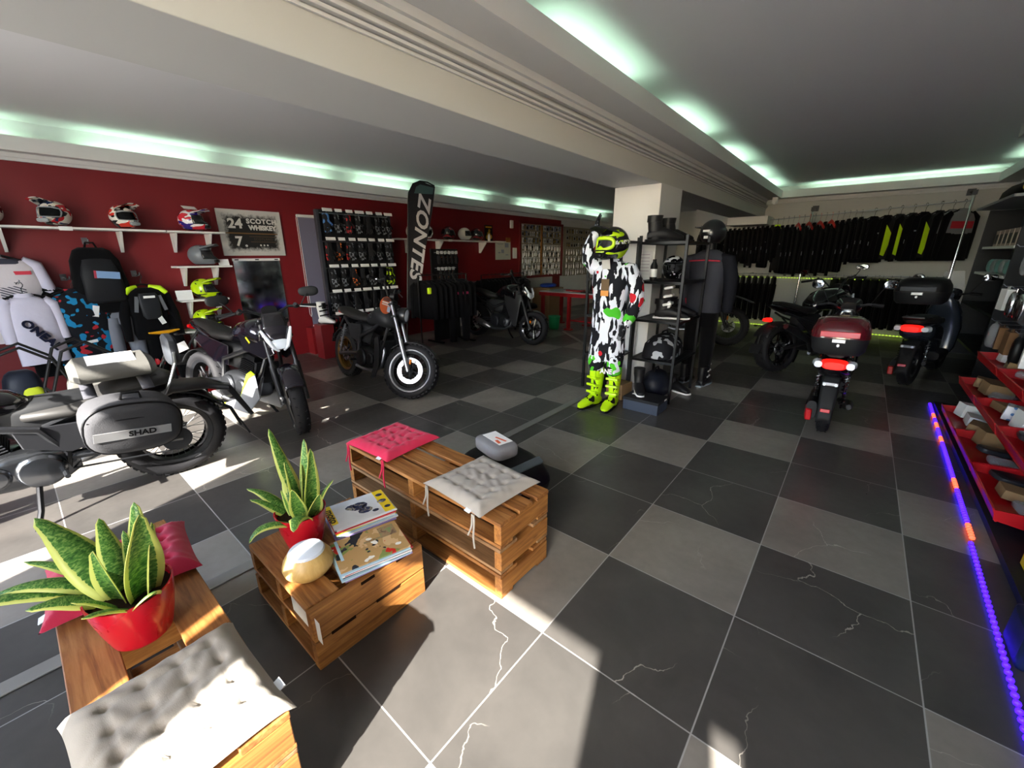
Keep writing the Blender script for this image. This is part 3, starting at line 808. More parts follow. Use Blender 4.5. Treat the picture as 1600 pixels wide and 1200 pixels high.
    ph = MB().tube([(tx + .10, 0, tz - .02), (tx - .10, 0, tz - .20), (tx - .15, 0, tz - .36)], .012, 6).box((tx - .16, 0, tz - .36), (.012, .15, .12), R('Y', 20)).build('plate_hanger', MATTEB, t, smooth=30)
    for s in (-1, 1):
        MB().tube([(tx + .0, s * .02, tz - .08), (tx - .02, s * .12, tz - .08)], .006, 6).ell((tx - .02, s * .14, tz - .08), (.014, .03, .014), 10, 6).build('rear_indicator', g('indm', SATIN), t)
    if g('rearfender', True):
        def rf(u, v):
            a = math.radians(-25 + 85 * u); y = (v - .5) * 2
            return (xr - (Rr + .03) * math.sin(a), y * wr * .55, Rr + (Rr + .03 - .02 * y * y) * math.cos(a))
        MB().grid(rf, 10, 6).build('rear_mudguard', MATTEB, t, smooth=60, solid=.005)
    # handlebar
    bw, bz, bx = g('barw', .38), g('barz', .17), g('barx', -.10)
    h0 = hs + axv * .12
    pts = [h0 + Vector((bx, s * bw, bz - .02)) if abs(s) == 1 else h0 + Vector((bx * .3 * (abs(s) > .3), s * bw, bz * (1 if abs(s) > .3 else .15))) for s in (-1, -.42, -.12, .12, .42, 1)]
    hb = MB(ST).tube(pts, .012, 8).build('handlebar', g('barm', SATIN), t)
    for i, j in ((0, 1), (5, 4)):
        p, q = Vector(pts[i]), Vector(pts[j]); d = (q - p).normalized()
        MB(ST).tube([p - d * .01, p + d * .12], .017, 10).build('grip', RUBBER, hb)
        MB(ST).tube([p + d * .13 + Vector((.03, 0, 0)), p + d * .01 + Vector((.075, 0, -.01))], .006, 6).build('lever', g('leverm', ALU), hb)
        MB(ST).ell(tuple(p + d * .16), (.026, .026, .022), 10, 8).tube([p + d * .15 + Vector((.02, 0, 0)), p + d * .17 + Vector((.05, 0, .02))], .018, 8).build('switch_block', SATIN, hb)
    if g('mirrors', True):
        for s, i in ((-1, 0), (1, 5)):
            p = Vector(pts[i]) + Vector((.0, -s * .13, .0))
            mirror(t, ST, s, [p, p + Vector((.02, s * .05, .08)), p + Vector((-.01, s * .10, .13))], rx=g('mrx', .065), ry=g('mry', .035))
    # headlight
    hl = g('head', 'round'); hp = hs + Vector((.14, 0, g('headz', -.02)))
    if hl == 'round':
        o = MB(ST @ T(*hp) @ R('Y', 90)).lathe([(0, -.08), (.05, -.075), (.082, -.03), (.088, .02), (.086, .035), (.078, .036)], 28).build('headlight', g('headm', SATIN), t)
        MB(ST @ T(*hp) @ R('Y', 90)).lathe([(.079, .030), (.05, .044), (0, .050)], 28).build('headlight_lens', LENS, o)
    elif hl == 'mask':
        o = MB(ST @ T(*hp)).body([(-.10, 0, .06, .05, .05, 3), (-.04, 0, .04, .11, .10, 3), (.04, 0, .0, .105, .10, 3), (.085, 0, -.04, .06, .06, 3), (.10, 0, -.06, .03, .03, 3)], 22).build('headlight_mask', body, t, smooth=50)
        MB(ST @ T(*hp)).body([(.030, 0, -.025, .088, .062, 2.6), (.092, 0, -.052, .066, .046, 2.6), (.118, 0, -.062, .04, .026, 2.6)], 20).build('headlight_lens', LENS, o)
        for s in (-1, 1):
            MB(ST @ T(*hp)).tube([(.035, s * .115, .075), (.085, s * .085, .0), (.112, s * .055, -.07), (.10, s * .02, -.105)], [.010, .018, .016, .010], 8).build('daytime_lamp', mat('pale_lamp', '#e9eef4', .2), o)
        MB(ST @ T(*hp)).grid(lambda u, v: (-.02 + .05 * (1 - u) + .02 * math.cos((v - .5) * PI) * (1 - u), (v - .5) * .20 * (1 - .25 * u), .075 + .13 * u), 6, 8).build('fly_screen', mat('smoked_screen', '#15151a', .08, coat=1.0), o, smooth=60, solid=.004)
    MB(ST @ T(*(hs + axv * .16 + Vector((.05, 0, .02))))).body([(-.02, 0, 0, .055, .035, 3), (.03, 0, 0, .06, .04, 3)], 16).build('instrument_cluster', BLACK, t)
    # stand, pegs
    MB().tube([(-.05, .14, .28), (-.02, .20, .12), (0.02, .265, .012 + .0)], .014, 8).box((.02, .27, .012), (.06, .05, .012)).build('side_stand', ENGD, t, smooth=30)
    for s in (-1, 1): MB().tube([(-.16, s * .13, .31), (-.17, s * .25, .32)], .013, 8).build('footpeg', ENGM, t)
    return t, ST, hs, axv
def at_mid(rear, front):
    a, b = Vector(rear + (0,)), Vector(front + (0,)); d = b - a
    return tuple((a + b) / 2), math.degrees(math.atan2(d.y, d.x)), d.length
# ---- B: black naked bike with a belly pan, front wheel turned to the camera
TANKB = [(.40, 0, .80, .05, .06), (.36, 0, .84, .15, .11), (.22, 0, .87, .165, .12), (.02, 0, .85, .135, .10), (-.14, 0, .80, .09, .06), (-.18, 0, .78, .05, .03)]
SEATB = [(-.10, 0, .78, .06, .03), (-.16, 0, .79, .11, .045), (-.36, 0, .80, .13, .05), (-.52, 0, .85, .10, .045), (-.70, 0, .89, .09, .035), (-.80, 0, .91, .05, .02)]
TAILB = [(-.30, 0, .73, .09, .05), (-.55, 0, .79, .095, .05), (-.80, 0, .86, .07, .035), (-.90, 0, .88, .03, .015)]
PURPLE = mat('dark_violet_gloss', '#1a1722', .16, .4, coat=.8)
loc, hd, L = at_mid((-4.20, -.66), (-2.87, -.28))
tB, ST, hs, axv = motorcycle('naked_motorcycle', 'black naked motorcycle with a grey and yellow belly pan, front wheel turned to the camera', loc, hd - 3,
    dict(wb=1.37, tank=TANKB, seat=SEATB, tail=TAILB, body=PURPLE, head='mask', headz=-.05, shock='mono', wr=.17, shrm=PURPLE, shroud=[(.48, .80), (.40, .90), (.12, .84), (.18, .70), (.42, .64), (.54, .70)], tailm=GLOSS,
         tailpos=(-.90, .84), rim=mat('wheel_grey', '#2a2b2f', .35, .6), barz=.07, barx=.03, rake=22, hz=.90, mrx=.085, mry=.045, side=[(-.06, .72), (-.50, .80), (-.60, .74), (-.30, .56), (-.06, .54)]), steer=-30, lean=-8)
for s in (-1, 1):
    b = MB(T(0, s * .155, 0)).prism([(.34, .50), (.26, .46), (.10, .26), (-.10, .19), (-.14, .15), (.22, .13), (.40, .30)], .012, R('X', 90))
    bp = b.build('belly_pan', GREYPL, tB, smooth=0, bevel=.005)
    MB(T(0, s * (.163), 0)).prism([(.34, .505), (.27, .47), (.17, .27), (.06, .185), (-.14, .145), (-.14, .18), (.02, .215), (.12, .29), (.22, .49), (.28, .53)], .006, R('X', 90) @ T(0, 0, -.006)).build('yellow_edge', YELFLU, bp, smooth=0)
MB(T(.27, -.165, .80)).box((0, 0, 0), (.07, .004, .016), R('Y', 40)).build('yellow_badge', mat('yellow_badge', '#d8cf22', .4), tB, smooth=0)
MB().box((-.96, -.10, .62), (.004, .12, .09), R('X', 24)).build('paper_tag', PAPER, tB, smooth=0)
# ---- C: black scrambler with bronze rear wheel
TANKC = [(.40, 0, .80, .05, .05), (.35, 0, .83, .125, .10), (.16, 0, .85, .145, .115), (-.02, 0, .81, .11, .08), (-.12, 0, .78, .06, .04)]
SEATC = [(-.06, 0, .79, .06, .02), (-.10, 0, .795, .105, .04), (-.38, 0, .80, .125, .045), (-.66, 0, .84, .12, .04), (-.78, 0, .87, .10, .03), (-.83, 0, .88, .05, .015)]
loc, hd, L = at_mid((-4.22, .95), (-2.88, .88))
tC, ST, hs, axv = motorcycle('scrambler_motorcycle', 'matte black scrambler with block tyres, silver brake disc and round orange tag', loc, hd,
    dict(wb=1.36, tank=TANKC, seat=SEATC, body=MATTEB, head='round', style='wire', knob=36, rim=GOLD, rimf=MATTEB, stripe=ALU, slider=ALU, forkm=ALU, mirrors=False, side=[(-.10, .74), (-.42, .72), (-.36, .56), (-.12, .52)],
         fendm=SATIN, engm=ENGD, wr=.15, wf=.13, tailpos=(-.84, .83), calm=ALU, muffler='none', disc_side=-1), steer=38, lean=-6)
MB().prism([(.20, .62), (.28, .64), (.30, .50), (.28, .30), (.20, .16), (.10, .14), (.19, .32)], .012, T(.0, -.135, 0) @ R('X', 90)).build('radiator_guard', MATTEB, tC, smooth=0, bevel=.004)
p = hs + axv * .12 + Vector((.02, -.12, .06))
tg = MB(ST @ T(*p) @ T(0, 0, -.13) @ R('Z', 60) @ R('X', 90) @ S(1, 1.25, 1)).lathe([(.075, -.002), (.075, .002)], 28).build('round_tag', mat('tag_orange', '#cf6236', .5), tC, smooth=30)
QQ = ST @ T(*p) @ T(0, 0, -.13) @ R('Z', 60) @ R('X', 90)
MB(QQ).prism([(-.055, .045), (.055, .045), (.035, .088), (-.035, .088)], .0008, T(0, 0, .0024)).build('tag_header', mat('tag_brown', '#6b4238', .5), tg, smooth=0)
for yy, hh, c in ((.028, .014, '#f1e6de'), (.006, .014, '#e5d0c4')): MB(QQ).box((-.005, yy, .003), (.10, hh, .0008)).build('tag_print', mat('tag_p' + c[1:], c, .5), tg, smooth=0)
MB(QQ).box((.042, -.035, .003), (.04, .06, .0008)).build('tag_print', mat('tag_pale', '#b9c4d6', .5), tg, smooth=0)
MB(ST).ell((.695, -.125, .40), (.014, .018, .03), 10, 8).build('side_reflector', ORANGE, tC)
# ring emblem on tank
MB(T(.12, -.146, .86) @ R('X', 90)).lathe([(.026, -.004), (.026, .003), (.021, .003), (.021, -.004)], 24, cap=False).build('tank_badge', STEEL, tC)
# ---- D: black naked bike in the middle background
loc, hd, L = at_mid((-4.92, 4.06), (-3.50, 3.98))
tD, ST, hs, axv = motorcycle('naked_motorcycle', 'large black naked motorcycle standing in front of the red workbench', loc, hd,
    dict(wb=1.42, Rf=.29, tank=[(x, y, z + .02, a * 1.1, b * 1.15) for x, y, z, a, b in TANKB], seat=SEATB, tail=TAILB, body=GLOSS, head='mask', shock='mono', wr=.18, slider=SATIN, barz=.14, shrm=SATIN,
         shroud=[(.50, .78), (.42, .92), (.12, .86), (.16, .66), (.34, .30), (.42, .30), (.46, .6)], tailpos=(-.92, .86), mirrors=False), steer=8, lean=-5)
MB(ST).ell((.715, -.125, .40), (.014, .018, .03), 10, 8).build('side_reflector', ORANGE, tD)
pl = MB().box((0, 0, 0), (.03, .004, .24), R('X', 8)).prism([(-.07, -.12), (.07, -.12), (.06, .10), (0, .14), (-.06, .10)], .004, R('X', 90)).build('price_card', mat('dim_paper', '#b9bac0', .6), tD, smooth=0)
pl.location = (-.62, -.21, .66)
# ---- F: black sport bike behind the scooter
loc, hd, L = (.42, 5.26, 0), 60, 1.4
tF, ST, hs, axv = motorcycle('touring_motorcycle', 'black motorcycle with a fat rear tyre partly hidden behind the scooter with the red case', loc, hd,
    dict(wb=1.42, Rr=.32, tank=[(x, y, z + .06, a * 1.25, b * 1.3) for x, y, z, a, b in TANKB], seat=SEATB, tail=TAILB, body=GLOSS, head='mask', shock='mono', wr=.19, mirrors=True, muffler='high', taillens=REDLIT, tailpos=(-.92, .70)), steer=5, lean=-5)
# ---- H: dirt bike behind the shoe rack
ENDU = mat('enduro_black', '#14151a', .35, coat=.3)
loc, hd, L = at_mid((-2.30, 6.05), (-.87, 6.03))
tH, ST, hs, axv = motorcycle('dirt_bike', 'black dirt bike with thin wire spokes and an orange tag behind the shoe rack', loc, hd,
    dict(wb=1.42, Rf=.335, Rr=.32, wf=.09, wr=.12, style='spoke', spk=STEEL, knob=44, rim=SATIN, tank=[(.38, 0, .86, .04, .04), (.32, 0, .90, .10, .08), (.10, 0, .92, .11, .09), (-.05, 0, .90, .07, .05)],
         seat=[(.08, 0, .95, .05, .02), (.0, 0, .955, .08, .03), (-.5, 0, .95, .08, .03), (-.75, 0, .98, .05, .02)], tail=[(-.35, 0, .88, .07, .04), (-.85, 0, .96, .07, .02), (-1.0, 0, .97, .03, .01)], body=ENDU, fender='high',
         head='mask', discr=.11, hz=1.0, barz=.16, muffler='high', mirrors=False, tailpos=(-.95, .93), shroud=[(.50, .72), (.44, .92), (.16, .92), (.2, .76), (.4, .62)], rearfender=False), steer=0, lean=-4)
og = MB().box((.40, -.20, .66), (.16, .006, .20), R('Y', 16)).build('orange_tag', mat('orange_tag', '#d5662a', .5), tH, smooth=0)
MB().box((.42, -.205, .67), (.08, .004, .08), R('Y', -16)).build('tag_print', mat('navy_print', '#27306e', .5), og, smooth=0)
MB(ST).ell((.72, -.12, .48), (.014, .02, .04), 10, 8).build('side_reflector', ORANGE, tH)
# ---- A: cruiser at the left edge with saddlebags
TANKA = [(.46, 0, .74, .05, .05), (.40, 0, .76, .12, .08), (.18, 0, .78, .15, .10), (-.06, 0, .74, .10, .06), (-.12, 0, .72, .05, .03)]
SEATA = [(-.04, 0, .66, .06, .02), (-.08, 0, .665, .12, .04), (-.26, 0, .66, .155, .045), (-.42, 0, .69, .13, .05), (-.50, 0, .735, .125, .05), (-.72, 0, .75, .12, .045), (-.78, 0, .74, .05, .02)]
DUST = mat('worn_grey_vinyl', '#2c2b2a', .5)
tA, ST, hs, axv = motorcycle('cruiser_motorcycle', 'black cruiser motorcycle carrying grey saddlebags in the sunlight', (-2.90, -1.88, 0), 268,
    dict(wb=1.42, Rf=.31, Rr=.315, wf=.12, wr=.15, style='spoke', spk=STEEL, knob=40, rim=BLKMETAL, tank=TANKA, seat=SEATA, body=GLOSS, head='round', engm=mat('polished_case', '#606368', .16, .95), cylm=ENGM, hz=.86, fender='low',
         seatm=DUST, radiator=False, muffler='low', tailpos=(-.98, .60), rearfender=True, swingm=ENGM), steer=-4, lean=-7)
MB().body([(-.55, 0, .60, .08, .05, 3), (-.75, 0, .66, .09, .035, 3), (-.95, 0, .64, .085, .03, 3), (-1.08, 0, .58, .06, .02, 3)], 18).build('tail_fairing', SATIN, tA)
MB().prism([(-.93, .62), (-1.06, .58), (-1.20, .30), (-1.23, .31), (-1.10, .60), (-.96, .66)], .03, T(0, .015, 0) @ R('X', 90)).build('plate_strut', MATTEB, tA, smooth=0, bevel=.006)
b = MB()
for s in (-1, 1): b.tube([(-.68, s * .13, .62), (-.74, s * .13, .74), (-.79, s * .12, .86)], .011, 8)
b.tube([(-.79, -.12, .86), (-.80, -.10, .92), (-.80, .10, .92), (-.79, .12, .86)], .011, 8)
sb = b.build('backrest_bar', CHROME, tA)
MB().body([(-.83, 0, .92, .09, .085, 4), (-.815, 0, .92, .10, .10, 4), (-.785, 0, .92, .10, .10, 4), (-.77, 0, .92, .08, .085, 4)], 24).build('backrest_pad', mat('grey_pad', '#34373c', .6), sb)
for s in (-1, 1): MB().prism([(-.02, .62), (-.30, .60), (-.38, .46), (-.22, .42), (-.04, .50)], .012, T(0, s * .15, 0) @ R('X', 90)).build('side_cover', mat('silver_cover', '#3c3d41', .3, .7), tA, smooth=0, bevel=.01)
# saddlebags
GREYBAG = mat('grey_bag_fabric', '#37373a', .85, bump=(160, .35))
PALEBAG = mat('pale_bag_fabric', '#454440', .85, bump=(160, .35))
bag = thing('saddlebag_set', 'pair of grey saddlebags strapped over the seat of the cruiser', 'saddlebag', (-2.90, -1.88, 0), (-7, 0, 268))
for s in (1, -1):
    Q = T(-.50, s * .29, .59) @ S(.76, 1, .92) @ R('Z', s * 4) @ R('Y', -7) @ R('X', -s * 6)
    N_ = 30
    b = MB(Q)
    b.body([(-.11, 0, 0, .27, .155, 2.8), (-.085, 0, 0, .295, .178, 2.8), (.06, 0, .0, .300, .182, 2.8), (.10, 0, 0, .285, .17, 2.8), (.118, 0, 0, .24, .13, 2.8)] if s > 0 else [(-.118, 0, 0, .24, .13, 2.8), (-.10, 0, 0, .285, .17, 2.8), (-.06, 0, .0, .300, .182, 2.8), (.085, 0, 0, .295, .178, 2.8), (.11, 0, 0, .27, .155, 2.8)], N_, 'y')
    ob = b.build('saddlebag', GREYBAG if s > 0 else PALEBAG, bag, smooth=60)
    ring = [Q @ Vector((.293 * math.copysign(abs(math.cos(a)) ** (2 / 2.8), math.cos(a)), s * .085, .178 * math.copysign(abs(math.sin(a)) ** (2 / 2.8), math.sin(a)))) for a in [2 * PI * k / 40 for k in range(40)]]
    MB().tube(ring, .007, 6, loop=True).build('piping', BLACK, ob)
    if s > 0:
        MB(Q).box((.02, .120, -.02), (.46, .004, .06), R('Y', 0)).build('pale_stripe', mat('pale_stripe', '#8f8f90', .6), ob, smooth=0)
        lettering('SHAD', .052, Q @ T(-.03, .1235, -.02) @ R('Z', 180) @ R('X', 90), BLACK, ob, bold=.0016, sx=1.25)
        MB(Q).tube([(-.24, .10, .08), (.05, .122, .09), (.27, .10, .08)], .004, 6).build('zip', BLACK, ob)
    MB(Q).tube([(-.06, s * .02, .18), (-.05, s * .02, .225), (.05, s * .02, .225), (.06, s * .02, .18)], .010, 8).build('handle', BLACK, ob)
for x in (-.36, -.62):
    MB().grid(lambda u, v: (x + (v - .5) * .06 + .0, -.24 + .48 * u, .765 + .035 * math.sin(PI * u)), 14, 2).build('strap', mat('strap_web', '#34343a', .85), bag, smooth=60, solid=.004)
roll = MB().body([(-.30, 0, .85, .10, .03, 3), (-.34, 0, .86, .17, .055, 3), (-.66, 0, .86, .17, .055, 3), (-.70, 0, .85, .10, .03, 3)], 22).build('centre_bag', PALEBAG, bag)
tgp = MB(T(-.50, .02, .92) @ R('X', -6)).box((0, 0, 0), (.22, .15, .003)).build('paper_tag', PAPER, bag, smooth=0)
# ---------------------------------------------------------------- helmets (face +X, origin under the chin)
LINER = mat('helmet_liner', '#17181a', .95)
VISOR = mat('smoked_visor', '#0d0f12', .06, coat=1.0)
def helmet_graphic(name, base, cols, scale=7):
    if name in MATS: return MATS[name]
    t = NT(name); v = t.coord()
    sc_ = t.n('Mapping'); sc_.inputs['Rotation'].default_value = (.5, .7, .3); sc_.inputs['Scale'].default_value = (1, 2.0, 2.6); t.l(v, sc_.inputs[0]); c = base
    for i, cc in enumerate(cols):
        mp = t.n('Mapping'); mp.inputs['Location'].default_value = (1.9 * i + .3, 3.3 * i, .7 * i); t.l(sc_.outputs[0], mp.inputs[0])
        c = t.mix(t.math('GREATER_THAN', t.noise(mp.outputs[0], scale, 1, .4, .6), .575 - .0 * i), c, cc)
    t.l(c, t.b.inputs['Base Color']); t.b.inputs['Roughness'].default_value = .25; t.b.inputs['Coat Weight'].default_value = .5
    MATS[name] = t.m; return t.m
def hpoint(az, el, style, k=1.0):
    a, e = math.radians(az), math.radians(el)
    x, y, z = math.cos(e) * math.cos(a), math.cos(e) * math.sin(a), math.sin(e)
    px = x * (.132 if x > 0 else .142); py = y * .117; pz = z * .128
    if style != 'open':
        low = max(0, min(1, (-el + 4) / 26)); f = max(0, math.cos(a)) ** 2
        px += (.060 if style == 'cross' else .028) * low * f; py *= 1 - .10 * low * f
    if el < -20: py *= 1 - .0035 * (-20 - el); 
    return Vector((px, py, pz)) * k + Vector((0, 0, .125))
def helmet(label, style, shell, loc, rz, trim=None, visor=None, group=None, goggles=None, peak=None, scale=None, tilt=0, parent=None):
    t = parent or thing('helmet', label, 'helmet', loc, (0, tilt, rz), group=group, scale=scale)
    b = MB(); na, ne = 36, 20; e0, e1 = (-58 if style != 'open' else -52), 88
    V = [[b.v(hpoint(360 * i / na - 180, e0 + (e1 - e0) * j / ne, style)) for j in range(ne + 1)] for i in range(na)]
    for i in range(na):
        azc = 360 * (i + .5) / na - 180
        for j in range(ne):
            elc = e0 + (e1 - e0) * (j + .5) / ne
            if style == 'open': hole = abs(azc) < 58 and elc < 20
            else: hole = abs(azc) < 60 and -16 < elc < (24 if style == 'full' else 26)
            if hole: continue
            b.f([V[i][j], V[(i + 1) % na][j], V[(i + 1) % na][j + 1], V[i][j + 1]])
    b.f([V[i][ne] for i in range(na)])
    bmesh.ops.delete(b.bm, geom=[v for v in b.bm.verts if not v.link_faces], context='VERTS')
    sh = b.build('shell', shell, t, smooth=70); mo = sh.modifiers.new('solid', 'SOLIDIFY'); mo.thickness = .012; mo.offset = -1
    b = MB(); V = [[b.v(hpoint(360 * i / 24 - 180, -56 + 140 * j / 10, style, .86) + Vector((-.01, 0, .015))) for j in range(11)] for i in range(24)]
    for i in range(24):
        for j in range(10): b.f([V[i][j], V[(i + 1) % 24][j], V[(i + 1) % 24][j + 1], V[i][j + 1]])
    b.f([V[i][10] for i in range(24)])
    b.build('liner', LINER, t, smooth=70)
    rim = []
    if style == 'open': rim = [(-58, -52), (-58, -30), (-58, 0), (-55, 18), (-30, 21), (0, 21), (30, 21), (55, 18), (58, 0), (58, -30), (58, -52)]
    else: rim = [(-60, 20), (-30, 27), (0, 27), (30, 27), (60, 20), (62, 4), (58, -14), (30, -17), (0, -17), (-30, -17), (-58, -14), (-62, 4)]
    pts = []
    for q in range(len(rim) - (1 if style == 'open' else 0)):
        a_, c_ = rim[q], rim[(q + 1) % len(rim)]
        for s_ in (0, .5): pts.append(hpoint(a_[0] + (c_[0] - a_[0]) * s_, a_[1] + (c_[1] - a_[1]) * s_, style, 1.0))
    MB().tube(pts, .006, 6, loop=style != 'open').build('rim_gasket', trim or BLACK, t)
    if visor: MB().grid(lambda u, v: hpoint(-66 + 132 * u, -19 + 46 * v, style, 1.025), 18, 8).build('visor', visor, t, smooth=80, solid=.003)
    if style == 'cross' or peak:
        def pk(u, v):
            y = (v - .5) * 2; x = .035 + .165 * u
            return (x, y * (.100 - .030 * u), .247 + .018 * u - .034 * y * y * (1 - .4 * u) - .010 * (1 - u) ** 2)
        MB().grid(pk, 10, 12).build('peak', peak or shell, t, smooth=70, solid=.005)
        for s in (-1, 1):
            pass
    if style == 'cross':
        MB().ell((.172, 0, .055), (.022, .05, .022), 14, 8, p=3).build('chin_vent', trim or BLACK, t)
    if goggles:
        gp = []
        for k in range(28):
            a = 2 * PI * k / 28; az = 50 * math.copysign(abs(math.cos(a)) ** .75, math.cos(a)); el = 4 + 19 * math.copysign(abs(math.sin(a)) ** .75, math.sin(a)) + (8 if abs(az) < 14 and math.sin(a) < 0 else 0)
            gp.append(hpoint(az, el, 'full', 1.03))
        gf = MB().tube(gp, .014, 8, loop=True).build('goggle_frame', goggles, t)
        MB().grid(lambda u, v: hpoint(-47 + 94 * u, -12 + 33 * v, 'full', 1.03), 12, 6).build('goggle_lens', VISOR, gf, smooth=80)
        for s in (-1, 1):
            MB().grid(lambda u, v: hpoint(s * (52 + 100 * u), 2 + 12 * (v - .2), 'full', 1.04), 14, 3).build('goggle_strap', STRAPM, gf, smooth=80, solid=.003)
    return t
STRAPM = zebra('strap_print', '#dfe3da', '#1b1c1e', [('#b9e01a', 30, .55)], 30, 4)
ENDURO_W = helmet_graphic('helmet_white_red', '#d8d0c4', ['#b8232c', '#22335c', '#2a2a2c'], 7)
ENDURO_K = helmet_graphic('helmet_white_black', '#d9d3c9', ['#151518', '#151518', '#c23024'], 7)
ENDURO_B = helmet_graphic('helmet_blue_white', '#e4e0e4', ['#2c1c78', '#2c1c78', '#c42c38'], 7)
LIME = helmet_graphic('helmet_lime', '#b6d90c', ['#16181a'], 8)
GREYH = mat('helmet_grey', '#6b7076', .4)
WHITEH = mat('helmet_white', '#d9d6d0', .2, coat=.5)
DARKH = helmet_graphic('helmet_dark_print', '#1b1c20', ['#2c2d33', '#8a2a2e'], 8)
GH = 'helmets on the red wall shelves'
helmet('white and black peaked helmet cut off by the left edge of the photo', 'cross', ENDURO_K, (-5.82, -1.66, 1.812), -35, group=GH)
helmet('white peaked motocross helmet with red and navy marks, left on the long shelf', 'cross', ENDURO_W, (-5.82, -1.19, 1.812), -38, group=GH, trim=mat('silver_rim', '#8e9296', .4))
helmet('black and white peaked motocross helmet next to the gap in the long shelf', 'cross', ENDURO_K, (-5.82, -.66, 1.812), 22, group=GH, trim=mat('silver_rim', '#8e9296', .4))
helmet('white, blue and red adventure helmet on the top small shelf beside the sign', 'cross', ENDURO_B, (-5.83, -.02, 1.812), 52, group=GH, visor=VISOR)
helmet('plain grey adventure helmet on the second small shelf', 'cross', GREYH, (-5.83, .0, 1.398), 52, group=GH, visor=VISOR)
helmet('lime yellow adventure helmet on the third small shelf', 'cross', LIME, (-5.83, -.05, .985), 50, group=GH, visor=VISOR)
helmet('lime and black adventure helmet on the lowest small shelf behind the naked bike', 'cross', LIME, (-5.83, -.10, .60), 50, group=GH, visor=VISOR)
for y, sh, lab, st in ((3.36, WHITEH, 'white open-face helmet partly behind the feather flag', 'open'), (3.70, WHITEH, 'white open-face helmet second on the far shelf', 'open'), (4.24, DARKH, 'black full-face helmet in the middle of the far shelf', 'full'),
                  (4.70, WHITEH, 'white full-face helmet with dark visor on the far shelf', 'full'), (5.06, DARKH, 'dark red printed full-face helmet at the end of the far shelf', 'full')):
    helmet(lab, st, sh, (-5.83, y, 1.812), -20 if st == 'open' else 25, group='helmets on the far shelf', visor=VISOR if st == 'full' else None)
bt_ = MB(T(-5.80, 5.42, 1.812)).lathe([(0, 0), (.028, 0), (.03, .01), (.03, .11), (.012, .135), (.012, .155), (0, .155)], 16).build('spray_bottle', WHITEPL); tag(bt_, 'small white bottle at the end of the far helmet shelf', 'bottle')

# ---------------------------------------------------------------- wall shelves
SHELFW = mat('shelf_white', '#dcdad6', .45)
def wall_shelf(label, y0, y1, z, brackets, depth=.27, tags=()):
    t = thing('wall_shelf', label, 'shelf', (-6, 0, z), group='white bracket shelves on the red wall')
    MB().box((depth / 2 + .002, (y0 + y1) / 2, 0), (depth, y1 - y0, .022)).build('board', SHELFW, t, smooth=0, bevel=.003)
    for y in brackets:
        MB().prism([(.003, -.012), (depth * .85, -.012), (depth * .85, -.03), (.05, -.24), (.003, -.24)], .026, T(0, y + .013, 0) @ R('X', 90)).build('bracket', SHELFW, t, smooth=0, bevel=.003)
    for y in tags: MB().box((depth + .006, y, -.005), (.006, .10, .04)).build('price_holder', WHITEPL, t, smooth=0)
    return t
wall_shelf('long white shelf of motocross helmets on the left of the red wall', -3.3, -.32, 1.80, (-2.6, -1.60, -.72), tags=(-1.15,))
wall_shelf('short white shelf under the blue and white helmet', -.31, .29, 1.80, (-.22, .14))
wall_shelf('short white shelf under the plain grey helmet', -.30, .30, 1.386, (-.20, .14))
wall_shelf('short white shelf under the lime yellow helmet', -.33, .19, .973, (-.22, .10))
wall_shelf('short white shelf lowest in the small column, behind the naked bike', -.36, .14, .588, (-.26, .04))
wall_shelf('long white shelf of road helmets beyond the feather flag', 2.95, 5.85, 1.80, (3.3, 4.05, 5.3), tags=(3.4, 3.8, 4.2))
o = MB().box((0, 0, .04), (.004, .12, .08)).build('price_card', PAPER); tag(o, 'white card standing in front of the grey helmet', 'card'); place(o, (-5.76, .22, 1.398), (0, -15, 0))
o = MB().box((0, 0, .06), (.004, .17, .12)).build('price_card', PAPER); tag(o, 'white card leaning left of the lime yellow helmet', 'card'); place(o, (-5.80, -.27, .985), (0, -10, 0))
o = MB().box((0, 0, 0), (.004, .16, .06)).build('price_card', PAPER, None); tag(o, 'white card lying on top of the blue and white helmet', 'card'); place(o, (-5.80, -.02, 2.085), (0, -55, 20))

# ---------------------------------------------------------------- sign, mirror, blind
def sign_mat():
    t = NT('grunge_board'); v = t.coord(); sp = t.n('SeparateXYZ'); t.l(v, sp.inputs[0])
    d = t.math('MAXIMUM', t.math('SUBTRACT', t.math('ABSOLUTE', sp.outputs[1]), .30), t.math('SUBTRACT', t.math('ABSOLUTE', sp.outputs[2]), .20))
    d = t.math('ADD', d, t.math('MULTIPLY', t.math('SUBTRACT', t.noise(v, 22, 6, .7), .5), .16))
    c = t.ramp(d, [(.45, '#131211'), (.52, '#c9c6c0')]) if False else t.mix(t.ramp(t.math('ADD', t.math('MULTIPLY', d, 9), .35), [(.25, (0, 0, 0, 1)), (.75, (1, 1, 1, 1))]), '#141312', '#c2bfba')
    bar = t.math('LESS_THAN', t.math('ABSOLUTE', t.math('ADD', sp.outputs[2], .005)), .008)
    c = t.mix(t.math('MULTIPLY', bar, t.math('LESS_THAN', t.math('ABSOLUTE', sp.outputs[1]), .33)), c, '#6b4f2a')
    t.l(c, t.b.inputs['Base Color']); t.b.inputs['Roughness'].default_value = .6
    return t.m
sg = thing('wall_sign', 'whitewashed board sign reading 24 Scotch Whiskey on the red wall', 'sign', (-5.985, .705, 1.82))
MB().box((0, 0, 0), (.025, .80, .60)).build('board', sign_mat(), sg, smooth=0, bevel=.002)
SW = mat('sign_white', '#cfccc6', .6); SB = mat('sign_bronze', '#4a3a26', .6)
def sl(txt, size, y, z, m=SW, **k): return lettering(txt, size, T(.0135, y, z) @ R('Z', 90) @ R('X', 90), m, sg, **k)
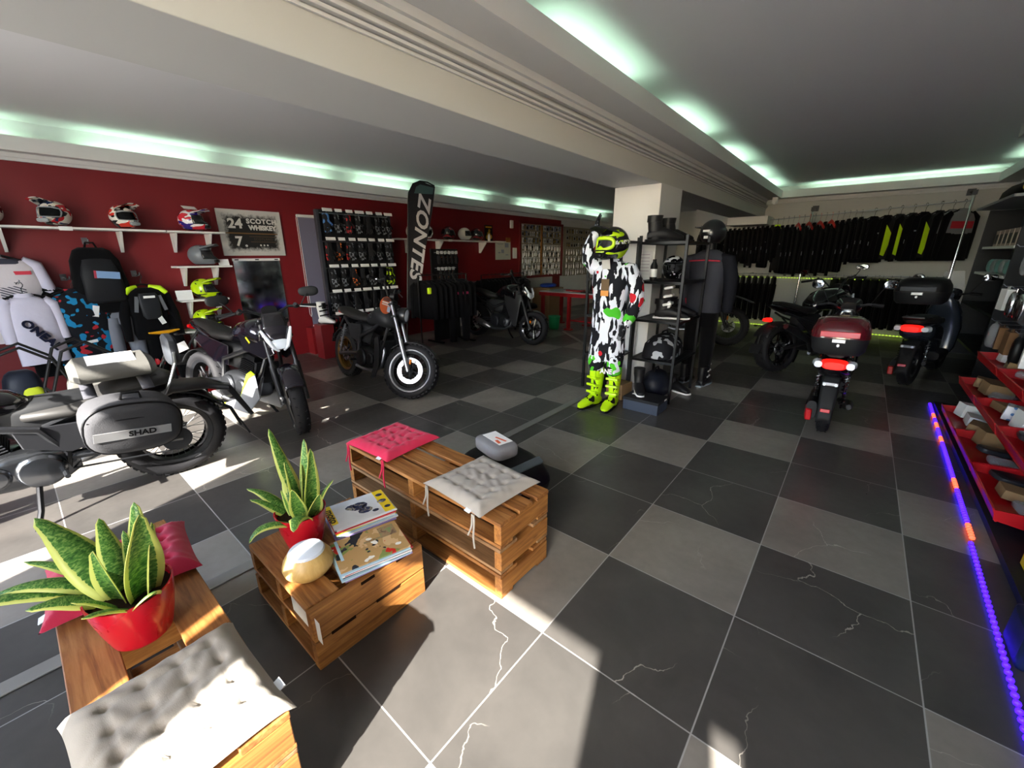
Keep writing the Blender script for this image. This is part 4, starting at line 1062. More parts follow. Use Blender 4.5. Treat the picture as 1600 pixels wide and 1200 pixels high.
sl('24', .17, -.20, .115, bold=.006, sx=1.05); sl('SCOTCH', .085, .14, .155, bold=.004, sx=1.05, space=1.15); sl('WHISKEY', .085, .14, .07, bold=.005, sx=.98)
sl('7', .17, -.19, -.115, bold=.006); sl('o', .05, -.105, -.165, bold=.003)
sl('SCOTLAND', .042, .13, -.08, SB, space=1.2)
for z_, w_ in ((-.045, .36), (-.115, .34)): MB().box((.0135, .13, z_), (.0015, w_, .010)).build('faint_line', SB, sg, smooth=0)
for k in range(3): MB(T(.0135, .08 + .045 * k, -.16) @ R('Y', 90)).lathe([(.012, 0), (.012, .001)], 10).build('dot', SW, sg, smooth=0)
mi = thing('wall_mirror', 'tall frameless mirror hanging below the board sign', 'mirror', (-5.992, .70, .90))
MB().box((.004, 0, 0), (.008, .61, 1.16)).build('glass', MIRROR, mi, smooth=0)
MB().box((.009, 0, .565), (.012, .62, .035)).build('top_clip', WHITEPL, mi, smooth=0)
for y in (-.26, .0, .26): MB().box((.016, y, .565), (.003, .05, .014)).build('clip_print', BLACK, mi, smooth=0)
bl = thing('roller_blind', 'grey lavender roller blind drawn down over the window', 'blind', (-5.99, 1.72, 0))
BLM = mat('blind_cloth', '#6f6c80', .8, bump=(90, .1))
MB().box((.012, 0, 1.26), (.006, .72, 1.66)).build('cloth', BLM, bl, smooth=0)
MB().tube([(.03, -.38, 2.09), (.03, .38, 2.09)], .022, 12).build('roller', WHITEPL, bl)
MB().tube([(.014, -.36, .43), (.014, .36, .43)], .012, 8).build('bottom_bar', WHITEPL, bl)
b = MB()
MB().tube([(.02, -.385, 2.07), (.02, -.39, .62), (.024, -.375, .58), (.02, -.36, .62), (.02, -.365, 2.07)], .0035, 5).build('pull_chain', WHITEPL, bl)

# ---------------------------------------------------------------- garments (hang from z=0, face +X, width along Y)
def top_garment(t, mb, ms, w=.25, h=.66, d=.075, sl=.5, spread=.10, fwd=.0, collar=True):
    MB().body([(-.085, 0, 0, d * .55, .055, 2), (-.10, 0, 0, d * .8, .10, 2.2), (-.13, 0, 0, d, w * .82, 2.4), (-.19, .005, 0, d * 1.1, w, 2.6), (-.34, .012, 0, d * 1.05, w * .96, 2.6), (-.5, .0, 0, d * .95, w * .98, 2.6), (-h, 0, 0, d * .85, w * 1.03, 2.6)], 28, 'z').build('body', mb, t, smooth=70)
    for s in (-1, 1):
        y = s * (w * .9)
        MB().tube([(0, s * w * .66, -.125), (.0, y, -.17), (fwd * .4, y + s * spread * .5, -.17 - sl * .45), (fwd, y + s * spread, -.17 - sl)], [.05, .072, .062, .045], 14).build('sleeve', ms, t, smooth=70)
    if collar: MB().body([(-.10, 0, 0, .052, .075, 2), (-.055, -.005, 0, .048, .066, 2)], 18, 'z').build('collar', mb, t)
def hanger(t, m=None, hook=True):
    MB().tube([(0, -.20, -.125), (0, -.08, -.075), (0, 0, -.06), (0, .08, -.075), (0, .20, -.125)], .010, 6).tube([(0, 0, -.06), (0, 0, -.005), (0, .015, .012), (0, .022, .030), (0, .015, .050), (0, 0, .058), (0, -.015, .050), (0, -.021, .034)], .0035, 6).build('hanger', m or BLACK, t)
def pants(t, m, h=1.0, w=.19, d=.075, knee=None):
    MB().body([(0, 0, 0, d * .8, w, 2.6), (-.04, 0, 0, d, w * 1.02, 2.6), (-.22, 0, 0, d * 1.15, w * 1.1, 2.8), (-.26, 0, 0, d * .8, w * .9, 2.6)], 26, 'z').build('waist', m, t, smooth=70)
    for s in (-1, 1):
        lg = MB().tube([(0, s * w * .52, -.16), (.01, s * w * .58, -.40), (.02, s * w * .6, -.60), (0, s * w * .62, -h)], [.088, .085, .075, .062], 16).build('leg', m, t, smooth=70)
        if knee: MB().ell((.075, s * w * .6, -.55), (.02, .05, .09), 12, 8).build('knee_pad', knee, lg)
def wall_hook(t):
    MB().tube([(-.13, 0, .06), (-.02, 0, .04), (.02, 0, .05), (.03, 0, .075)], .006, 6).box((-.135, 0, .06), (.01, .05, .07)).build('hook', STEEL, t, smooth=30)
JW = mat('jersey_white', '#cfcadb', .85, bump=(25, .5)); JP = mat('jersey_pale', '#d8cfd2', .85, bump=(25, .5))
NAVY = mat('navy_fabric', '#1d1f33', .85)
j = thing('motocross_jersey', 'white jersey with grey stripes and a red band at the left photo edge', 'jersey', (-5.84, -1.72, 1.60), (0, 0, 6), group='riding clothes on wall hooks')
top_garment(j, JP, JW, .29, .92, .08, .62, .12); hanger(j); wall_hook(j)
MB().box((.088, .05, -.24), (.006, .34, .035)).build('red_band', mat('coral_print', '#d03a4c', .8), j, smooth=0)
for k in range(11): MB(T(.089, .06, -.36 - .026 * k) @ R('X', -28)).box((0, 0, 0), (.005, .20, .009)).build('stripe', mat('stripe_grey', '#3c3b48', .8), j, smooth=0)
MB().box((.088, .10, -.68), (.006, .30, .025)).build('navy_band', NAVY, j, smooth=0)
MB().body([(-.10, 0, 0, .07, .15, 2.2), (-.13, 0, 0, .09, .21, 2.4), (-.155, 0, 0, .09, .235, 2.4)], 26, 'z').build('shoulder_stripe', mat('stripe_grey', '#3c3b48', .8), j)
JT = j = thing('motocross_jersey', 'crumpled white jersey with navy lettering hanging beside the black coat', 'jersey', (-5.66, -1.60, 1.22), (0, -3, 14), group='riding clothes on wall hooks')
top_garment(j, JW, JW, .18, .76, .07, .36, .03); hanger(j); wall_hook(j)
lettering('ONEAL', .10, T(.098, .0, -.47) @ R('X', -58) @ R('Z', 90) @ R('X', 90), NAVY, j, bold=.003, extrude=.012, sx=1.1)
BLUEP = zebra('blue_race_print', '#14161c', '#14161c', [('#1e7fb0', 11, .56), ('#b02a34', 12, .66)], 8, 6)
c = thing('riding_jacket', 'black riding jacket with blue and red splashes under the backpack', 'jacket', (-5.78, -1.24, 1.24), (0, 0, 12), group='riding clothes on wall hooks')
top_garment(c, BLUEP, BLKFAB, .25, .85, .10, .6, .04); hanger(c); wall_hook(c)
MB(T(.112, .10, -.30) @ R('X', -15)).box((0, 0, 0), (.004, .055, .12)).build('paper_tag', PAPER, c, smooth=0)
MB(T(.112, .0, -.62) @ R('X', 5)).box((0, 0, 0), (.004, .09, .03)).build('paper_tag', PAPER, c, smooth=0)
c = thing('riding_jacket', 'black riding coat on a hook between the two white jerseys', 'jacket', (-5.86, -1.42, 1.27), (0, 0, -4), group='riding clothes on wall hooks')
top_garment(c, BLKFAB, BLKFAB, .27, 1.0, .05, .7, .02); hanger(c); wall_hook(c)
bp = thing('backpack', 'large black backpack with a blue tag hanging on the red wall', 'backpack', (-5.86, -1.0, 1.62), (0, 0, 4))
MB().body([(-.72, .03, 0, .07, .17, 3.5), (-.70, .04, 0, .10, .21, 3.5), (-.45, .05, 0, .125, .235, 3.2), (-.15, .04, 0, .11, .20, 3), (-.04, .02, 0, .08, .15, 2.6), (-.01, .01, 0, .05, .10, 2.4)], 28, 'z').build('body', BLKFAB, bp, smooth=60)
MB().body([(-.60, .12, 0, .05, .15, 3.5), (-.57, .13, 0, .07, .175, 3.5), (-.30, .13, 0, .065, .165, 3.2), (-.14, .11, 0, .05, .13, 2.6), (-.12, .10, 0, .03, .08, 2.6)], 24, 'z').build('front_pocket', mat('black_nylon', '#191a1e', .6, bump=(14, .6)), bp, smooth=60)
MB().tube([(.03, -.05, -.02), (.03, -.03, .04), (.03, .03, .04), (.03, .05, -.02)], .010, 8).build('grab_handle', BLKFAB, bp); wall_hook(bp)
MB(T(.205, .05, -.30) @ R('X', -6)).box((0, 0, 0), (.004, .19, .075)).build('hang_tag', mat('tag_blue', '#7c9cc4', .5), bp, smooth=0)
MB(T(.2045, -.05, -.29) @ R('X', -6)).box((0, 0, 0), (.004, .03, .08)).build('tag_edge', mat('tag_red', '#a8384a', .5), bp, smooth=0)
for s in (-1, 1): MB().tube([(-.02, s * .10, -.04), (-.05, s * .19, -.30), (.0, s * .20, -.66), (.05, s * .26, -.74)], .018, 8).build('shoulder_strap', BLKFAB, bp)
vt = thing('protector_vest', 'black body protector vest with fluorescent shoulders on a wall hook', 'vest', (-5.80, -.66, 1.26), (0, 0, 8), group='riding clothes on wall hooks')
MB().body([(-.10, 0, 0, .05, .09, 2.2), (-.13, 0, 0, .08, .17, 2.6), (-.20, 0, 0, .10, .20, 3), (-.45, .0, 0, .10, .175, 3), (-.62, 0, 0, .09, .19, 3), (-.70, 0, 0, .07, .17, 3)], 26, 'z').build('body', BLKFAB, vt)
MB().body([(-.16, .09, 0, .02, .08, 3), (-.20, .105, 0, .025, .10, 3.5), (-.42, .11, 0, .025, .09, 3.5), (-.46, .10, 0, .02, .06, 3)], 20, 'z').build('chest_plate', mat('plate_grey', '#24262a', .5), vt)
for s in (-1, 1):
    MB().tube([(.0, s * .06, -.085), (.04, s * .15, -.11), (.06, s * .20, -.17)], [.02, .035, .025], 10).build('fluorescent_shoulder', YELFLU, vt)
    MB(T(.105, s * .125, -.28) @ R('X', s * 12)).box((0, 0, 0), (.01, .035, .18)).build('reflective_strip', mat('reflective', '#8b8f94', .4, .5), vt, smooth=0)
    MB().tube([(.02, s * .19, -.18), (.03, s * .24, -.42), (.05, s * .26, -.70)], [.05, .05, .035], 12).build('sleeve', BLKFAB, vt)
MB().box((.137, 0, -.20), (.002, .11, .026)).build('pale_badge', PAPER, vt, smooth=0)
wall_hook(vt); hanger(vt)
MB(T(.118, .07, -.48) @ R('X', 20)).box((0, 0, 0), (.004, .05, .10)).build('paper_tag', PAPER, vt, smooth=0)
gs = thing('riding_pants', 'pale grey riding pants hanging below the backpack', 'pants', (-5.84, -.93, 1.0), (0, 0, 10), group='riding clothes on wall hooks')
pants(gs, mat('pants_grey', '#777b86', .8, bump=(20, .5)), .80, .17, .06); wall_hook(gs)
rp = thing('riding_pants', 'black riding pants with a red side hanging behind the yellow bracket', 'pants', (-5.84, -.56, .82), (0, 0, -8), group='riding clothes on wall hooks')
pants(rp, BLKFAB, .80, .18, .07, REDPL); wall_hook(rp)
yb = thing('tee_bracket', 'bright yellow T-shaped bracket standing in front of the protector vest', 'bracket', (-5.45, -.62, 0), (0, 0, 14))
YEL = mat('yellow_paint', '#dd9d10', .45)
MB().body([(-.15, 0, .675, .02, .008, 3), (0, 0, .66, .03, .024, 3), (.15, 0, .675, .02, .008, 3)], 14, 'y').build('crossbar', YEL, yb)
MB().prism([(-.028, .36), (.028, .36), (.024, .66), (-.024, .66)], .022, T(.011, 0, 0) @ R('Z', 90) @ R('X', 90)).build('upright', YEL, yb, smooth=0, bevel=.004)
MB().tube([(0, 0, .37), (0, 0, .01)], .016, 8).box((0, 0, .008), (.22, .26, .016)).build('stand', BLKMETAL, yb, smooth=30)
for i, (x, y, rz, lab) in enumerate(((-4.62, -1.78, 0, 'black bent-tube paddock rack at the left edge behind the cruiser'), (-4.55, -1.42, 8, 'black bent-tube paddock rack behind the cruiser seat'))):
    t = thing('tube_rack', lab, 'rack', (x, y, 0), (0, 0, rz), group='bent tube racks behind the cruiser')
    for s in (-.14, .14):
        MB().tube([(s, -.26, .012), (s, -.24, .42), (s, -.12, .74), (s, .04, .80), (s, .20, .66), (s, .28, .40), (s, .30, .012)], .012, 8).build('side_hoop', BLKMETAL, t)
    for y_, z_ in ((-.24, .40), (.24, .52), (-.255, .02), (.298, .02)): MB().tube([(-.14, y_, z_), (.14, y_, z_)], .010, 8).build('cross_tube', BLKMETAL, t)
o = MB().ell((0, 0, .16), (.12, .16, .16), 16, 10, p=3).build('gear_bag', mat('navy_nylon', '#1b202c', .5, bump=(16, .6))); tag(o, 'navy gear bag with a yellow patch at the left edge behind the cruiser', 'bag'); place(o, (-4.95, -1.80, 0), scale=(1, .8, 1.7))
MB().ell((.09, .06, .17), (.05, .09, .06), 14, 8, p=3).build('yellow_patch', mat('yellow_cloth', '#b9c81e', .7), o)
bo = thing('motocross_boot', 'white and black motocross boot below the grey blind', 'boot', (-5.45, 1.30, .52), (0, 0, 20))
def boot_mesh(t, m, sole, H=.36, accent=None, shaft=.058, bucklem=None):
    MB().body([(0.0, -.02, 0, .045, .038, 2.6), (.03, -.015, 0, .06, .042, 2.6), (.09, -.02, 0, .058, .044, 2.4), (.15, -.03, 0, .056, .048, 2.2), (H * .75, -.035, 0, shaft, shaft * .95, 2.2), (H, -.03, 0, shaft * 1.06, shaft, 2.2)], 20, 'z').build('shaft', m, t, smooth=60)
    MB().body([(-.08, 0, .045, .038, .03, 2.6), (-.04, 0, .06, .044, .05, 2.6), (.05, 0, .06, .048, .05, 2.4), (.12, 0, .045, .048, .035, 2.4), (.185, 0, .032, .036, .022, 2.4), (.20, 0, .03, .02, .014, 2.2)], 20).build('foot', m, t, smooth=60)
    MB().body([(-.095, 0, .010, .036, .010, 4), (-.02, 0, .010, .042, .010, 4), (.10, 0, .010, .050, .010, 4), (.19, 0, .012, .038, .010, 4), (.21, 0, .014, .018, .008, 4)], 18).build('sole', sole, t, smooth=40)
    if accent:
        for z in (.13, .20, .27): MB().box((.018, 0, z), (.075, .118, .022), R('Y', -12)).build('buckle_strap', accent, t, smooth=0, bevel=.006)
        MB().box((.028, 0, H - .06), (.03, .07, .09)).build('shin_plate', accent, t, smooth=0, bevel=.01)
boot_mesh(bo, mat('boot_white', '#cfcfcd', .4), BLACK, .33, BLACK)
bo.location = (-5.46, 1.30, .0); o = MB().box((0, 0, .26), (.22, .20, .52)).build('display_box', mat('dark_red_box', '#6c1118', .5), None, bevel=.004); tag(o, 'dark red box carrying the white boot under the blind', 'box'); o.location = (-5.46, 1.28, 0); bo.location.z = .521
# ---------------------------------------------------------------- glove rack
GR = thing('glove_rack', 'tall slatted display rack hung with rows of black gloves', 'display rack', (-5.60, 1.46, 0))
POST = mat('rack_slate', '#40434b', .4, .5)
MB().box((0, .61, 1.14), (.03, 1.22, 2.06)).build('back_panel', mat('rack_panel', '#1c1d20', .6), GR, smooth=0)
for y in (0, 1.22): MB().box((.02, y, 1.08), (.07, .05, 2.16)).build('post', POST, GR, smooth=0, bevel=.004)
MB().box((.05, .61, .06), (.34, 1.22, .12)).build('base', POST, GR, smooth=0, bevel=.006)
def glove_mesh(m, cuff):
    b = MB()
    b.body([(-.02, 0, 0, .016, .038, 3), (-.06, 0, 0, .018, .042, 3), (-.10, 0, 0, .016, .034, 3), (-.13, 0, 0, .02, .045, 3), (-.20, 0, 0, .018, .048, 3), (-.215, 0, 0, .014, .044, 3)], 14, 'z')
    for k in range(4):
        y = -.036 + .024 * k; L = (.075, .09, .085, .065)[k]
        b.tube([(0, y, -.195), (.004, y * 1.1, -.20 - L * .5), (.010, y * 1.12, -.20 - L)], [.0125, .0125, .010], 8)
    b.tube([(.005, .04, -.14), (.012, .065, -.17), (.018, .072, -.205)], [.014, .0135, .011], 8)
    o = b.build('glove', m)
    return o
GM = [mat('glove_black', '#141417', .8, bump=(90, .3)), zebra('glove_grey_print', '#17181b', '#17181b', [('#70747a', 26, .58)], 12, 4), zebra('glove_lime_print', '#17181b', '#17181b', [('#b4dc16', 18, .5)], 12, 4),
      zebra('glove_red_print', '#17181b', '#17181b', [('#a22a2c', 22, .55)], 12, 4), zebra('glove_blue_print', '#1a1b20', '#1a1b20', [('#4a78b4', 16, .52)], 12, 4), zebra('glove_orange_print', '#151518', '#151518', [('#d2682a', 26, .62)], 12, 4)]
GP = [glove_mesh(m, None) for m in GM]
rg = random.Random(11); used = set()
GLAB = ['plain black riding glove hanging in the glove rack', 'black riding glove with grey knuckle print in the glove rack', 'black and lime riding glove in the third row of the glove rack', 'black and red riding glove hanging in the glove rack', 'black riding glove with a blue panel at the top left of the rack', 'black riding glove with small orange marks in the glove rack']
for r_, z in enumerate((2.06, 1.66, 1.27, .90, .56)):
    MB().tube([(.03, .02, z + .06), (.03, 1.20, z + .06)], .008, 6).build('hang_bar', STEEL, GR)
    for k in range(7):
        y = .09 + .172 * k
        MB().tube([(.015, y, z + .06), (.13, y, z + .055), (.15, y, z + .075)], .004, 5).build('hook', STEEL, GR)
        MB().box((.16, y + .01, z + .095), (.006, .11 if k % 3 else .15, .045), R('Y', -15)).build('price_holder', WHITEPL, GR, smooth=0)
        for q, x in enumerate((.10,) if k % 2 else (.06, .125)):
            i = rg.choice((0, 0, 0, 1, 1, 3, 5))
            if (r_, k) == (0, 0): i = 4
            if (r_, k) == (2, 6): i = 2
            o = GP[i]
            if i in used: o = o.copy(); COL.objects.link(o)
            used.add(i)
            place(o, (-5.60 + x, 1.46 + y + rg.uniform(-.01, .01), z + .065), (rg.uniform(-6, 6), 0, rg.uniform(-25, 25)))
            tag(o, GLAB[i], 'glove', 'gloves with the same look on the glove rack, type %d' % i)
# ---------------------------------------------------------------- feather flag
FL = thing('feather_flag', 'black feather flag with tall slanted ZONTES lettering beside the glove rack', 'flag', (-5.25, 3.02, 0), (0, 0, -26))
def fs(p): return (p[0] + .085 * (p[1] - 1.2), p[1])
def flag_out(n=16):
    L = [(-.22, .55), (-.20, 1.2), (-.215, 1.9), (-.22, 2.30)]
    for k in range(n + 1):
        a = PI - (PI * .62) * k / n; L.append((-.02 + .20 * math.cos(a), 2.42 + .27 * math.sin(a)))
    L += [(.23, 2.62), (.20, 2.3), (.14, 1.9), (.06, 1.5), (-.02, 1.1), (-.12, .60)]
    return [fs(p) for p in L]
MB().prism(flag_out(), .004, R('Z', 90) @ R('X', 90)).build('cloth', mat('flag_black', '#1d1c1f', .7), FL, smooth=0)
MB().tube([(0,) + fs(p) for p in ((-.22, .02), (-.22, 1.2), (-.22, 2.30), (-.21, 2.50), (-.14, 2.64), (-.03, 2.69), (.10, 2.68), (.22, 2.63))], .012, 8).build('pole', BLKMETAL, FL)
MB().prism([fs(p) for p in ((-.12, 2.50), (.19, 2.50), (.205, 2.60), (-.02, 2.64), (-.09, 2.6))], .003, T(.0045, 0, 0) @ R('Z', 90) @ R('X', 90)).build('top_panel', mat('flag_teal', '#35504e', .7), FL, smooth=0)
FW = mat('flag_letter', '#b9b6b6', .7)
lettering('ZONTES', .29, T(.006, .035, 1.82) @ R('X', -101) @ R('Z', 90) @ R('X', 90), FW, FL, bold=.008, sx=1.25, shear=.3, space=1.03)
for a in (0, 90): MB(T(0, -.32, .012) @ R('Z', a)).box((0, 0, 0), (.36, .03, .014)).build('base_leg', BLKMETAL, FL, smooth=0)
# ---------------------------------------------------------------- black display panel, clothes rails in the middle
PN = thing('display_stand', 'narrow black display panel with small packs below the far helmet shelf', 'display rack', (-5.02, 3.10, 0))
MB().box((0, .29, .82), (.03, .58, 1.60)).build('panel', mat('panel_black', '#131316', .6), PN, smooth=0)
for y in (0, .58): MB().box((.0, y, .81), (.04, .03, 1.62)).box((.0, y, .015), (.42, .04, .03)).build('upright', BLKMETAL, PN, smooth=0)
for z in (1.56, 1.30): MB().tube([(.02, .05, z), (.02, .54, z)], .006, 6).build('hang_bar', STEEL, PN)
for z, n in ((1.56, 6), (1.29, 5)):
    for k in range(n): MB().box((.06, .10 + .085 * k, z - .0), (.02, .05, .05), R('X', 8 * (k % 3 - 1))).build('price_holder', mat('dim_card', '#a9aaab', .6), PN, smooth=0)
_bp = MB().ell((0, 0, -.09), (.03, .045, .075), 12, 8, p=3).build('balaclava', GM[5])
for q, (y, z) in enumerate([(.12 + .1 * k, 1.53) for k in range(5)] + [(.14 + .1 * k, 1.27) for k in range(4)]):
    o = _bp if q == 0 else _bp.copy()
    if q: COL.objects.link(o)
    place(o, (-4.95, 3.10 + y, z), (0, 0, 7 * q)); tag(o, 'black face mask with orange marks on the narrow display panel', 'face mask', 'face masks on the display panel')
def jacket_proto(label, mb, ms, w=.25, h=.62, hang=None, extra=None):
    t = thing('riding_jacket', label, 'jacket')
    top_garment(t, mb, ms, w, h, .07, .52, .03); hanger(t, hang)
    return t
REFL = mat('reflective', '#8b8f94', .4, .5)
JB = jacket_proto('', BLKFAB, BLKFAB, .24, .66)
JN = jacket_proto('', mat('navy_black', '#0e0f15', .88, bump=(200, .3)), BLKFAB, .25, .70)
for t_ in (JB, JN):
    MB().box((.078, .0, -.30), (.004, .30, .018)).build('reflective_strip', REFL, t_, smooth=0)
    for s in (-1, 1): MB(T(.052, s * .262, -.44)).box((0, 0, 0), (.03, .004, .05)).build('sleeve_strip', REFL, t_, smooth=0)
PB = thing('riding_pants', '', 'pants'); pants(PB, BLKFAB, .98, .17, .06); MB().box((0, 0, .015), (.02, .34, .02)).tube([(0, 0, .02), (0, 0, .035), (0, .02, .055), (0, .015, .078), (0, 0, .085), (0, -.018, .07)], .0035, 5).build('hanger', BLACK, PB, smooth=30)
MB().box((.065, -.11, -.72), (.006, .05, .03)).build('reflective_strip', REFL, PB, smooth=0)
_used = {}
def put(proto, loc, rot, label, group):
    if proto.name not in _used:
        _used[proto.name] = 1; place(proto, loc, rot); proto['label'] = label; proto['group'] = group; return proto
    return dup(proto, loc, rot, label, group)
def rail(label, p0, p1, z, posts=True):
    t = thing('clothes_rail', label, 'clothes rail', (0, 0, 0))
    MB().tube([(p0[0], p0[1], z), (p1[0], p1[1], z)], .009, 8).build('rail', BLKMETAL, t)
    for p in (p0, p1):
        MB().tube([(p[0], p[1], z), (p[0], p[1], .02)], .014, 8).box((p[0], p[1], .012), (.35, .05, .024)).build('post', BLKMETAL, t, smooth=30)
    return t
rail('low black clothes rail with dark jackets in front of the narrow display panel', (-4.86, 2.66), (-4.72, 3.62), 1.20)
rr = random.Random(5)
for k in range(9):
    y = 2.74 + .10 * k; x = -4.85 + .013 * k * 1.0
    put((JB, JN)[k % 2], (x, y, 1.170), (0, 0, 100 + rr.uniform(-3, 3)), 'dark riding jacket on the low rail before the narrow display panel', 'jackets on the low rail').scale = (.55, 1, 1)
lime = MB().box((0, 0, 0), (.06, .05, .10)).build('lime_badge', YELFLU, None, smooth=0, bevel=.01)
tag(lime, 'small lime patch on the sleeve of the first dark jacket', 'patch'); place(lime, (-4.64, 2.70, .96))
pkp = thing('riding_pants', 'black pants with a pink waistband on the end of the low rail', 'pants', (-4.60, 3.30, .90), (0, 0, -20)); pants(pkp, BLKFAB, .85, .2, .07)
MB().body([(-.03, 0, 0, .075, .205, 2.6), (.012, 0, 0, .07, .20, 2.6)], 26, 'z').build('waistband', mat('pink_band', '#c0285e', .7), pkp)
MB().tube([(0, 0, .01), (0, 0, .12), (-.1, -.06, .30), (-.20, -.02, .31)], .005, 6).build('hanger', BLACK, pkp)
rail('black clothes rail of short jackets along the pale dado behind the large black bike', (-5.62, 4.95), (-5.62, 6.45), 1.10)
for k in range(11):
    put((JB, JN)[k % 2], (-5.62, 5.05 + .125 * k, 1.070), (0, 0, 96 + rr.uniform(-3, 3)), 'dark short jacket on the rail along the pale dado', 'jackets on the dado rail').scale = (.62, 1, 1)
# ---------------------------------------------------------------- notices on the wall
def sheet(name, label, cat, m, y, z, w, h, x=-5.994):
    o = MB().box((0, 0, 0), (.006, w, h)).build(name, m, None, smooth=0); tag(o, label, cat); o.location = (x, y, z); return o
ps = thing('small_poster', 'small black poster with yellow figures above the pale notice sheet', 'poster', (-5.994, 5.62, 1.985)); MB().box((0, 0, 0), (.006, .27, .36)).build('sheet', mat('poster_black', '#16140f', .5), ps, smooth=0)
MB().box((.004, 0, .135), (.003, .20, .03)).build('title_bar', mat('poster_title', '#d8a818', .5), ps, smooth=0)
b = [(.0, -.02, .06), (-.05, -.08, .05), (.06, -.07, .05), (.02, .06, .035)]
for y, z, r_ in b: MB(T(.004, y, z) @ R('Y', 90)).lathe([(r_, 0), (r_ * .9, .001)], 8).build('figure', mat('poster_title', '#d8a818', .5), ps, smooth=0)
ns = thing('notice_sheet', 'pale plan sheet with faint blue drawing pinned on the red wall', 'notice', (-5.994, 6.12, 1.62)); MB().box((0, 0, 0), (.006, .55, .42)).build('sheet', mat('pale_sheet', '#bfc0b4', .7), ns, smooth=0)
for y, z, w, h in ((.13, .12, .14, .10), (-.02, -.02, .10, .08), (-.14, -.05, .08, .03), (.14, -.10, .10, .02), (-.1, .14, .2, .008)): MB().box((.004, y, z), (.001, w, h)).build('drawing', mat('faint_blue', '#8b93a4', .7), ns, smooth=0)
sheet('white_notice', 'small white notice sheet right of the pale plan sheet', 'notice', PAPER, 6.56, 1.56, .16, .25)
o = MB().box((0, 0, 0), (.05, .09, .18)).build('alarm_sensor', WHITEPL, None, bevel=.01); tag(o, 'small white alarm sensor high on the red wall', 'sensor'); o.location = (-5.975, 6.42, 2.22)
o = MB().box((0, 0, 0), (.03, .14, .10)).build('wooden_plaque', WOODY, None, bevel=.004); tag(o, 'small wooden plaque above the notices', 'plaque'); o.location = (-5.985, 6.30, 1.86)
# ---------------------------------------------------------------- pegboards of small parts
PEG = mat('pegboard', '#8f8878', .7); FRM = mat('red_frame', '#6d141a', .5)
kb = thing('pegboard', 'red framed pegboard crowded with small hanging packs', 'pegboard', (-5.985, 7.68, 1.63))
MB().box((0, 0, 0), (.02, 1.86, 1.28)).build('board', PEG, kb, smooth=0)
for y, z, w, h in ((0, .66, 1.96, .06), (0, -.66, 1.96, .06), (-.95, 0, .06, 1.38), (.95, 0, .06, 1.38)): MB().box((.02, y, z), (.04, w, h)).build('frame_bar', FRM, kb, smooth=0)
MB().box((.02, -.04, 0), (.04, .05, 1.26)).build('divider', WOODY, kb, smooth=0)
kb2 = thing('pegboard', 'unframed pegboard of hanging packs on the white part of the wall', 'pegboard', (-5.985, 9.95, 1.60))
MB().box((0, 0, 0), (.02, 2.4, 1.35)).build('board', PEG, kb2, smooth=0)
def pack_mesh(card, item, w=.06, h=.11):
    b = MB().box((0, 0, -h / 2), (.003, w, h)); b.ell((.012, 0, -h * .6), (.012, w * .36, h * .32), 10, 6, p=3)
    b.tube([(-.006, 0, -.012), (.03, 0, -.012)], .003, 4)
    o = b.build('blister_pack', [card, item]); 
    for f in o.data.polygons:
        if f.index >= 6: f.material_index = 1
    return o
PKM = [pack_mesh(mat('card_white', '#c4c6c8', .4), mat('item_silver', '#8d9094', .3, .8)), pack_mesh(mat('card_grey', '#8b8d90', .4), BLACK), pack_mesh(mat('card_blue', '#3d5a8a', .4), mat('item_silver', '#8d9094', .3, .8)),
       pack_mesh(mat('card_white', '#c4c6c8', .4), WHITEPL, .035, .16), pack_mesh(mat('card_dark', '#3a3735', .4), mat('item_brass', '#8f7a4a', .3, .8))]
PLAB = ['white carded silver part hanging on a pegboard', 'grey carded black part hanging on a pegboard', 'blue carded part hanging on a pegboard', 'long white strip pack hanging on a pegboard', 'dark carded brass part hanging on a pegboard']
pu = set(); rk = random.Random(21)
def pack(i, x, y, z):
    o = PKM[i]
    if i in pu: o = o.copy(); COL.objects.link(o)
    pu.add(i); place(o, (x, y, z), (rk.uniform(-7, 7), 0, rk.uniform(-14, 14)), (1, rk.uniform(.85, 1.15), rk.uniform(.85, 1.2)))
    tag(o, PLAB[i], 'blister pack', 'packs on the pegboards, kind %d' % i)
for (y0, y1, n) in ((6.80, 7.58, 10), (7.70, 8.54, 11)):
    for r_ in range(8):
        for k in range(n):
            z = 2.24 - .155 * r_; i = rk.choice((2, 0, 1, 4)) if r_ < 3 else rk.choice((3, 3, 0, 3, 1))
            pack(i, -5.958, y0 + (y1 - y0) * (k + .5) / n + rk.uniform(-.012, .012), z)
for r_ in range(7):
    for k in range(17):
        z = 2.22 - .185 * r_; i = rk.choice((1, 4, 0, 1)) if r_ < 3 else rk.choice((3, 3, 0, 3, 3))
        pack(i, -5.958, 8.82 + 2.25 * (k + .5) / 17 + rk.uniform(-.02, .02), z)
